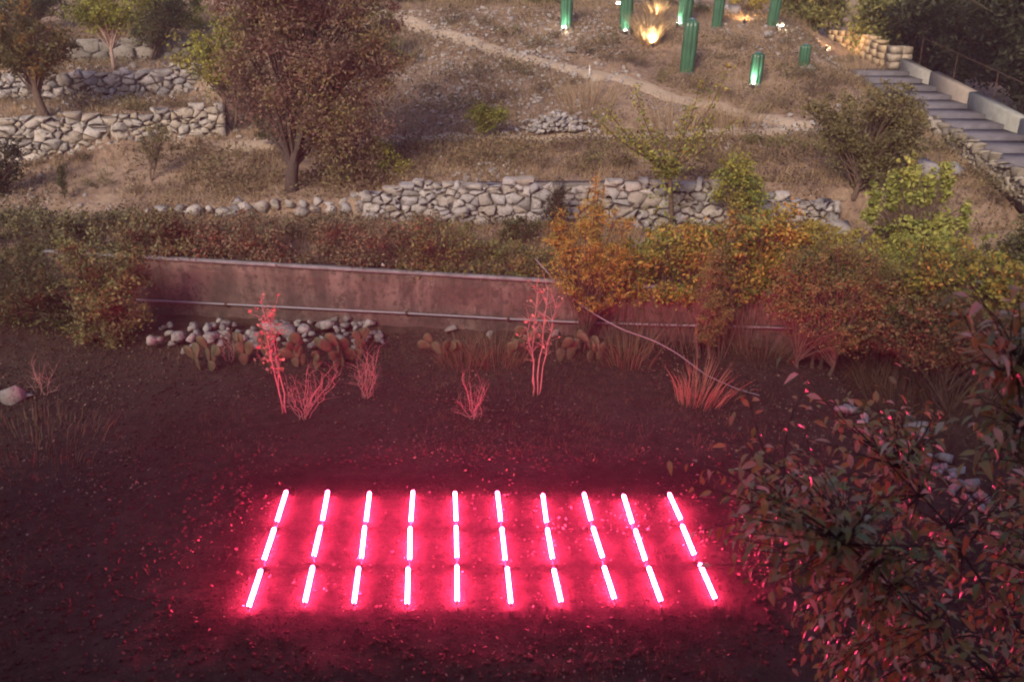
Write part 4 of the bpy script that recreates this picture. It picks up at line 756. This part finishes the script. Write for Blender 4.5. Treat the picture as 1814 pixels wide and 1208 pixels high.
sapling('sapling', 'red lit leafless sapling with round seed pods before the rubble bank', (500, 735), [(462, 535), (480, 575), (476, 560)], .012, 5, 1, 150)
sapling('sapling', 'red lit branching sapling in the middle before the concrete wall', (948, 702), [(952, 520), (985, 545), (970, 512), (938, 570)], .012, 7, 2, 90)
for i, (b_, tp, lab) in enumerate([((535, 742), [(520, 670), (545, 650), (560, 690), (585, 655), (572, 680), (510, 700), (598, 660)], 'bare twig clump right of the red lit sapling'), ((650, 705), [(632, 640), (650, 625), (655, 650), (672, 615), (665, 660), (640, 660)], 'bare twig clump before the prickly pears'), ((842, 742), [(818, 668), (830, 700), (858, 690), (810, 710), (852, 705)], 'small forked dry twig in the middle of the plot'),
                                  ((405, 640), [(402, 590), (415, 600), (395, 610)], 'thin dry twigs at the left of the rubble bank'), ((75, 700), [(55, 640), (95, 660), (62, 665)], 'pale forked twig at the left edge of the plot')]):
    tp = tp + [(x + rr.uniform(-14, 14), y + rr.uniform(0, 30)) for x, y in tp]; sapling('twig_clump', lab, b_, tp, .006, 2, 10 + i, 0, 'twigs')
sk = thing('marker_stake', 'thin white stake beside the diagonal path', 'stake', G(1044, 138)); g = ORG[sk.name]; MB().tube([g - [0, 0, .1], g + [0, 0, .32]], .012, 6).done('rod', plain('white_paint', (.6, .6, .58), .6), sk)

# ------------------------------------------------------------------ foreground tree
ft = thing('leafy_tree', 'near tree with large dark green and reddish drooping leaves at the lower right', 'tree', at_y(3.9, 3.3)); r = np.random.default_rng(42); g = ORG[ft.name]
tips = [(pt(*p), 1.0) for p in [(1392, 632, 4.6), (1325, 690, 4.6), (1300, 735, 4.5), (1430, 690, 4.4), (1512, 690, 4.6), (1600, 655, 4.7), (1640, 690, 4.6), (1560, 690, 4.5), (1690, 520, 3.7), (1760, 545, 3.6), (1700, 560, 3.6), (1800, 510, 3.4), (1740, 620, 3.7), (1790, 650, 3.5), (1730, 700, 3.8), (1770, 760, 3.7), (1800, 700, 3.5),
                                (1185, 812, 4.6), (1230, 860, 4.5), (1255, 830, 4.6), (1290, 790, 4.5), (1235, 940, 4.5), (1265, 1000, 4.5), (1290, 950, 4.4), (1300, 880, 4.4), (1340, 840, 4.4), (1345, 780, 4.5), (1430, 780, 4.4), (1470, 760, 4.3), (1400, 1180, 4.0), (1420, 1130, 4.1), (1460, 1195, 4.0)]]
for _ in range(60): x_, y_ = r.uniform(1430, 1720), r.uniform(700, 880); tips.append((pt(x_, y_, r.uniform(4.0, 4.8)), 1.0))
for _ in range(75):
    y_ = r.uniform(500, 840); x_ = r.uniform(np.interp(y_, [500, 620, 760, 840], [1665, 1700, 1735, 1700]), 1900); tips.append((pt(x_, y_, r.uniform(3.2, 3.9)), 1.0))
while len(tips) < 900:
    x, y = r.uniform(1300, 1900), r.uniform(800, 1420); lim = np.interp(y, [780, 860, 1000, 1060, 1120, 1208, 1420], [1340, 1290, 1300, 1380, 1430, 1450, 1500]); top = np.interp(x, [1300, 1450, 1600, 1700, 1814, 1900], [790, 800, 880, 950, 820, 700])
    if x > lim and y > top: tips.append((pt(x, y, r.uniform(3.2, 4.7) if y < 1250 else r.uniform(2.6, 4.0)), 1.0))
fork = np.array([3.5, 3.35, 1.6]); mb = MB(); mb.tube(bez(g - [0, 0, .1], (g + fork) / 2 + [.1, 0, 0], fork, 8), np.linspace(.09, .06, 8), 8); T0 = np.array([p for p, _ in tips])
cen = T0[r.choice(len(T0), 13, replace=False)]
for _ in range(6):
    lab_ = np.argmin(((T0[:, None] - cen[None]) ** 2).sum(2), 1); cen = np.array([T0[lab_ == i].mean(0) if (lab_ == i).any() else cen[i] for i in range(13)])
LP = []; LD = []
LB = []
for i in range(13):
    c = cen[i]; e = fork + (c - fork) * .95; sg = r.normal(size=3) * .12; lp = bez(fork, (fork + e) / 2 + [0, 0, -.15] + sg, e, 14); lp[3:-1] += r.normal(size=(10, 3)) * .018; mb.tube(lp, np.linspace(.020, .005, 14), 6); LB.append(lp[4:])
LB = np.concatenate(LB)
for p in T0:
    dd_ = np.linalg.norm(LB - p, axis=1) + r.uniform(0, .25, len(LB)); s_ = LB[np.argmin(dd_)]; L_ = np.linalg.norm(p - s_)
    p_ = bez(s_, (s_ + p) / 2 + r.normal(size=3) * .10 * L_ + [0, 0, .05 * L_], p, 9); mb.tube(p_, np.linspace(.005, .002, 9), 4, False); d = p_[-1] - p_[-3]; d /= np.linalg.norm(d)
    for q in range(15):
        u = 1 - q * .055 / max(L_, .3)
        if u < .1: break
        k = u * 8; i0 = min(7, int(k)); base = p_[i0] + (p_[i0 + 1] - p_[i0]) * (k - i0); sd = np.cross(d, [0, 0, 1]); sd /= np.linalg.norm(sd) + 1e-6
        LP.append(base); LD.append(d * r.uniform(.1, .8) + sd * (1 if q % 2 else -1) * r.uniform(.5, 1) + np.array([0, 0, r.uniform(-.7, .2)]) + r.normal(size=3) * .25)
mb.done('trunk', M_nbark, ft)
LP = np.array(LP); LD = np.array(LD); LD /= np.linalg.norm(LD, axis=1)[:, None]
def leaf_shape(curl, fold, tint):
    rows = [(0, 0), (.12, .03), (.32, .18), (.58, .205), (.82, .11), (1, 0)]; V = []; F = []
    for u, wv in rows:
        z = -curl * u * u + .06 * u; V += [(u, 0, z - fold * 0), (u, wv, z + fold * wv), (u, -wv, z + fold * wv)]
    for i in range(5):
        a = 3 * i; F += [[a, a + 3, a + 4, a + 1], [a, a + 2, a + 5, a + 3]]
    return np.array(V), F, np.full(len(V), tint)
SH = [leaf_shape(c, f, t_) for c, f, t_ in ((.35, .5, 0), (.55, .35, .1), (.2, .7, .2), (.7, .5, .3), (.45, .2, .4), (.9, .6, .5))]
LMESH = [mesh_np('leaf', v, f, LM['near'], t_, True) for v, f, t_ in SH]
vis = np.array([1 if (p[2] > 2.6) else 0 for p in LP]); dist = np.linalg.norm(LP - [0, 0, CAM_H], axis=1) + 0
rel = LP - [0, 0, CAM_H]; zc = rel[:, 1] * math.cos(TH) - rel[:, 2] * math.sin(TH); yu = rel[:, 1] * math.sin(TH) + rel[:, 2] * math.cos(TH); ix = 907 + FP * rel[:, 0] / zc; iy = 604 - FP * yu / zc
score = np.where((ix < 1830) & (iy < 1225), dist, 99 + dist); order = np.argsort(score); FV = []; FF = []; TT = []; nn = 0
for rank, i in enumerate(order):
    d = LD[i]; s = r.uniform(.04, .088); sd = np.cross([0, 0, 1], d); sd /= np.linalg.norm(sd) + 1e-6; up_ = np.cross(d, sd); ro = r.normal() * .5; sd2 = sd * math.cos(ro) + up_ * math.sin(ro); up2 = np.cross(d, sd2); Mx = np.stack([d, sd2, up2], 1) * s; k = r.integers(6); b_ = LP[i] + d * .012
    if rank < 300:
        o = obj('leaf', LMESH[k], ft); M4 = Matrix([[*map(float, Mx[0]), float(b_[0] - g[0])], [*map(float, Mx[1]), float(b_[1] - g[1])], [*map(float, Mx[2]), float(b_[2] - g[2])], [0, 0, 0, 1]]); o.matrix_local = M4
    else:
        v, f, _ = SH[k]; FV.append(v @ Mx.T + b_); FF += [[q + nn for q in ff] for ff in f]; nn += len(v); TT.append(np.full(len(v), r.uniform(0, 1)))
fo = part('foliage', np.concatenate(FV), FF, LM['near'], ft, np.concatenate(TT), True); fo['kind'] = 'stuff'

# ------------------------------------------------------------------ dry scrub dotted over the hillside
r = np.random.default_rng(31); SB = []
for k in range(6):
    n = 420; c = r.normal(size=(9, 3)) * [.2, .2, .08] + [0, 0, .14]; P = c[r.integers(0, 9, n)] + r.normal(size=(n, 3)) * [.08, .08, .06]; P[:, 2] = np.abs(P[:, 2]); V, F = leaf_quads(P, .05, r, .3, .4)
    st_ = MB()
    for q in range(16): e = P[r.integers(n)]; st_.tube([e * [.1, .1, 0] - [0, 0, .05], e * [.6, .6, .6], e], [.006, .005, .003], 3, False)
    SB.append((mesh_np('foliage', V, F, LM['weed' if k % 3 else 'olive'], np.repeat(r.uniform(0, 1, n), 4)), mesh_np('stems', np.concatenate(st_.V), st_.F, M_bark)))
SPOTS = [(610, 200), (735, 110), (760, 160), (800, 195), (840, 135), (880, 180), (930, 130), (960, 165), (1010, 150), (905, 60), (850, 45), (800, 40), (940, 85), (985, 70), (1040, 95), (1080, 80), (1075, 110), (1120, 115), (1175, 145), (1240, 160), (1290, 170), (1280, 105), (1310, 85), (1390, 80), (1400, 140), (1440, 165), (1470, 150), (1500, 110), (1520, 150), (1380, 190), (1335, 205),
                            (760, 275), (830, 290), (900, 280), (960, 300), (1040, 275), (1050, 300), (1250, 290), (1380, 290), (1430, 270), (600, 310), (450, 290), (380, 300), (500, 280), (420, 320), (180, 330), (240, 345), (330, 335), (1740, 330), (1760, 360), (1720, 310), (1680, 270), (430, 200), (440, 160), (240, 195), (150, 198), (310, 190)]
def scrub_zone(x, y):
    if x < 470 and y < 210: return 'on the stone terraces at the left'
    if x > 1600: return 'on the reddish slope beside the stairs'
    if y > 262: return 'on the terrace above the stone wall'
    return 'above the diagonal path' if y < np.interp(x, [690, 900, 1100, 1300, 1440], [25, 97, 142, 200, 226]) else 'between the two footpaths'
ORD = 'first second third fourth fifth sixth seventh eighth ninth tenth eleventh twelfth thirteenth fourteenth fifteenth sixteenth seventeenth eighteenth nineteenth twentieth twenty-first twenty-second twenty-third twenty-fourth twenty-fifth twenty-sixth twenty-seventh'.split()
for k, (x, y) in enumerate(SPOTS):
    zn = scrub_zone(x, y); rk = sorted(q for q in SPOTS if scrub_zone(*q) == zn).index((x, y))
    p = G(x, y); o = thing('scrub_bush', f'low dry scrub bush, {ORD[rk]} from the left {zn}', 'scrub', p, 'dry scrub bushes on the hillside'); f_, t_ = SB[k % 6]; sc = r.uniform(.7, 1.5); o.rotation_euler = (0, 0, float(r.uniform(0, 6.28))); o.scale = (sc, sc, sc * float(r.uniform(.7, 1.2)))
    obj('foliage', f_, o); obj('stems', t_, o)['kind'] = 'stuff'

# ------------------------------------------------------------------ ground cover that nobody could count
r = np.random.default_rng(9)
def scatter(n, x0, x1, y0, y1, f=None):
    X = r.uniform(x0, x1, n); Y = r.uniform(y0, y1, n); k = np.ones(n, bool) if f is None else f(X, Y); X, Y = X[k], Y[k]; return np.stack([X, Y, zg(X, Y)], 1)
def stones_stuff(name, label, P, smin, smax, mat, pw=2.5):
    VV = []; FFs = []; n0 = 0; hs = [hull_stone(200 + i, 9, .7) for i in range(8)]; hid = r.integers(0, 8, len(P)); sz = smin + (smax - smin) * r.uniform(0, 1, len(P)) ** pw
    for h in range(8):
        v, f = hs[h]; k = hid == h; Q = P[k]; m_ = len(Q); a = r.uniform(0, 6.28, m_); s = sz[k]; ca_, sa = np.cos(a), np.sin(a); X = v[None, :, 0] * ca_[:, None] - v[None, :, 1] * sa[:, None]; Y = v[None, :, 0] * sa[:, None] + v[None, :, 1] * ca_[:, None]; Z = np.repeat(v[None, :, 2], m_, 0)
        V = np.stack([X, Y, Z], 2) * s[:, None, None] + (Q + np.stack([0 * s, 0 * s, s * .12], 1))[:, None, :]; VV.append(V.reshape(-1, 3)); FFs.append((f[None] + (np.arange(m_) * len(v))[:, None, None] + n0).reshape(-1, 3)); n0 += m_ * len(v)
    return obj(name, mesh_np(name, np.concatenate(VV), np.concatenate(FFs), mat), label=label, kind='stuff')
M_pebd = soil_mat('dark_pebble', [(.03, .026, .025), (.07, .062, .06), (.20, .185, .18)], 2.5, 12, .35, .68)
M_peb = soil_mat('pebble', [(.14, .12, .11), (.30, .28, .27), (.46, .44, .43)], 1.5, 8, .35, .65)
stones_stuff('gravel_field', 'scattered pebbles on the dark soil', scatter(11000, -9, 7, 4.5, 14.2, lambda X, Y: (Y < yc(X)) & (vnoise(X, Y, .7, 2) + .25 * r.uniform(-1, 1, len(X)) > .45 - .05 * (Y > 10))), .006, .05, M_pebd, 6)
stones_stuff('scree_slope', 'loose grey stones strewn over the hillside', scatter(26000, -12, 10, 18, 30, lambda X, Y: (fbm(X, Y, .35, 1) + .12 * r.uniform(-1, 1, len(X)) > .05) & ~((Y < 21.2) & (fbm(X, Y, .6, 2) < .08))), .03, .20, M_peb, 3)
M_clod = soil_mat('clod_soil', [(0.028, 0.020, 0.015), (0.065, 0.047, 0.038), (0.12, 0.088, 0.07)], 1.5, 9)
stones_stuff('clods_plot', 'crumbs and clods of soil on the plot', scatter(52000, -9, 7, 4.8, 14.2, lambda X, Y: (Y < yc(X)) & (vnoise(X, Y, 1.3, 1) + .5 * r.uniform(-1, 1, len(X)) > .38) & (np.maximum(np.abs(X + .4) - 2.7, np.abs(Y - 8.2) - 1.5) + .5 * (vnoise(X, Y, 2.0, 3) - .5) > .15)), .012, .075, M_clod, 3)
stones_stuff('crumbs_bed', 'fine crumbs of dark soil on the bed', scatter(14000, -3.5, 2.7, 6.4, 10), .006, .026, M_bed, 3)
def blades(name, label, P, h, wd, pal, per=6):
    n = len(P) * per; B = np.repeat(P, per, 0) + np.stack([r.normal(size=n) * .04, r.normal(size=n) * .04, np.zeros(n)], 1); a = r.uniform(0, 6.28, n); hh = h * r.uniform(.4, 1.2, n) * np.repeat(r.uniform(.5, 1.3, len(P)), per); ln = r.uniform(.1, .7, n)
    T = B + np.stack([np.cos(a) * ln * hh, np.sin(a) * ln * hh, hh], 1); s = np.stack([np.sin(a) * .4 + .6, -np.cos(a), 0 * a], 1) * wd * .5
    V = np.stack([B - s, B + s, T], 1).reshape(-1, 3); return obj(name, mesh_np(name, V, np.arange(3 * n).reshape(n, 3), LM[pal], np.repeat(np.clip(np.repeat(r.uniform(0, 1, len(P)), per) * .6 + .4 * r.uniform(0, 1, n), 0, 1), 3)), label=label, kind='stuff')
_pu = np.array([pt(*p) for p in PATH_UP]); _pt = np.array([G(x, y) for x, y in ((400, 262), (520, 256), (640, 252), (760, 247), (900, 246), (1050, 245), (1180, 243), (1330, 236), (1440, 226))]); _pq = np.concatenate([np.linspace(q_[i], q_[i + 1], 30) for q_ in (_pu, _pt) for i in range(len(q_) - 1)])
def offpath(X, Y): return np.array([np.min((_pq[:, 0] - x) ** 2 + (_pq[:, 1] - y) ** 2) for x, y in zip(X, Y)]) > .3 ** 2
hk = lambda X, Y: offpath(X, Y) & (Y > yc(X) + .5) & ~((X > 9.5) & (X < 11.6))
blades('grass_hillside', 'short dry grass over the hillside', scatter(40000, -15, 14, 14, 33, lambda X, Y: hk(X, Y) & (fbm(X, Y, .5, 4) + .15 * r.uniform(-1, 1, len(X)) > -.12)), .17, .013, 'straw', 6)
blades('grass_plot', 'sparse dead grass on the plot', scatter(6500, -9, 7, 5, 14, lambda X, Y: (Y < yc(X)) & ((np.abs(X + .4) > 2.9) | (np.abs(Y - 8.2) > 1.7)) & (fbm(X, Y, .6, 2) + .1 * r.uniform(-1, 1, len(X)) > .08 - .07 * (Y > 10))), .10, .007, 'weed', 5)
def flat_leaves(name, label, P, size, pal, hgt, up):
    Q = P + np.stack([0 * P[:, 0], 0 * P[:, 0], r.uniform(.01, 1, len(P)) ** 2 * hgt], 1); V, F = leaf_quads(Q, size, r, up, .6); tt = np.clip(.5 + 1.6 * fbm(P[:, 0], P[:, 1], 1.2, 2) + r.uniform(-.35, .35, len(P)), 0, .999)
    return obj(name, mesh_np(name, V, F, LM[pal], np.repeat(tt, 4)), label=label, kind='stuff')
flat_leaves('weeds_hillside', 'low brown weeds matted over the hillside', scatter(170000, -15, 13, 14.3, 32, lambda X, Y: hk(X, Y) & (fbm(X, Y, .8, 5) + .06 * r.uniform(-1, 1, len(X)) > -.02)), .055, 'weed', .25, .5)
flat_leaves('weeds_terrace', 'brown olive weeds covering the terrace above the stone wall', scatter(34000, -7.5, 8, 17.4, 21.3, lambda X, Y: hk(X, Y) & (Y > 17.9 - .1 * X) & (fbm(X, Y, 1.1, 1) + .05 * r.uniform(-1, 1, len(X)) > -.02)), .065, 'weed', .26, .5)
flat_leaves('leaf_litter', 'fallen leaves and clods on the plot', scatter(30000, -10, 7, 4.5, 14.3, lambda X, Y: (Y < yc(X)) & (vnoise(X, Y, 1.1, 4) + .4 * r.uniform(-1, 1, len(X)) > .35 + .42 * ((np.abs(X + .4) < 2.9) & (np.abs(Y - 8.2) < 1.6)))), .035, 'litter', .03, 1.2)

# ------------------------------------------------------------------ added haze standing in for lens bloom
m = bpy.data.materials.new('bloom_haze'); m.use_nodes = True; t = m.node_tree; t.nodes.remove(t.nodes['Principled BSDF']); pv = t.nodes.new('ShaderNodeVolumePrincipled'); pv.inputs['Color'].default_value = (.92, .90, .94, 1); pv.inputs['Density'].default_value = .0020; pv.inputs['Anisotropy'].default_value = .2
t.links.new(pv.outputs[0], t.nodes['Material Output'].inputs['Volume'])
hz = MB().box((-70, -20, -3), (70, 140, 50)); obj('bloom_haze_volume', mesh_np('bloom_haze_volume', np.concatenate(hz.V), hz.F, m), label='thin added haze standing in for lens bloom over the plot and hillside', kind='stuff')

# ------------------------------------------------------------------ weeds growing at the foot and on the head of the stone walls
r = np.random.default_rng(77); Q = []
for (px0, py0, px1, py1, Y0, Y1, n) in [(0, 290, 400, 240, 20.2, 21.7, 1500), (0, 212, 390, 190, 20.7, 22.1, 500), (0, 184, 350, 168, 22.7, 23.7, 900), (660, 400, 1470, 405, 17.45, 16.6, 2600), (700, 330, 1460, 328, 17.75, 17.1, 900), (1640, 225, 1814, 310, 21.2, 17.5, 900)]:
    cl = r.uniform(0, 1, 26)
    for _ in range(n):
        u = float(np.clip(cl[r.integers(26)] + r.normal() * .012, 0, 1)); p = pt(px0 + (px1 - px0) * u, py0 + (py1 - py0) * u, Y0 + (Y1 - Y0) * u); p[1] += r.normal() * .06 - .05; p[2] = zg(p[0], p[1]) + abs(r.normal()) * .10; Q.append(p)
V, F = leaf_quads(np.array(Q), .05, r, .3, .35); obj('weeds_walls', mesh_np('weeds_walls', V, F, LM['weed'], np.repeat(r.uniform(0, 1, len(Q)), 4)), label='weeds tufted along the stone walls', kind='stuff')
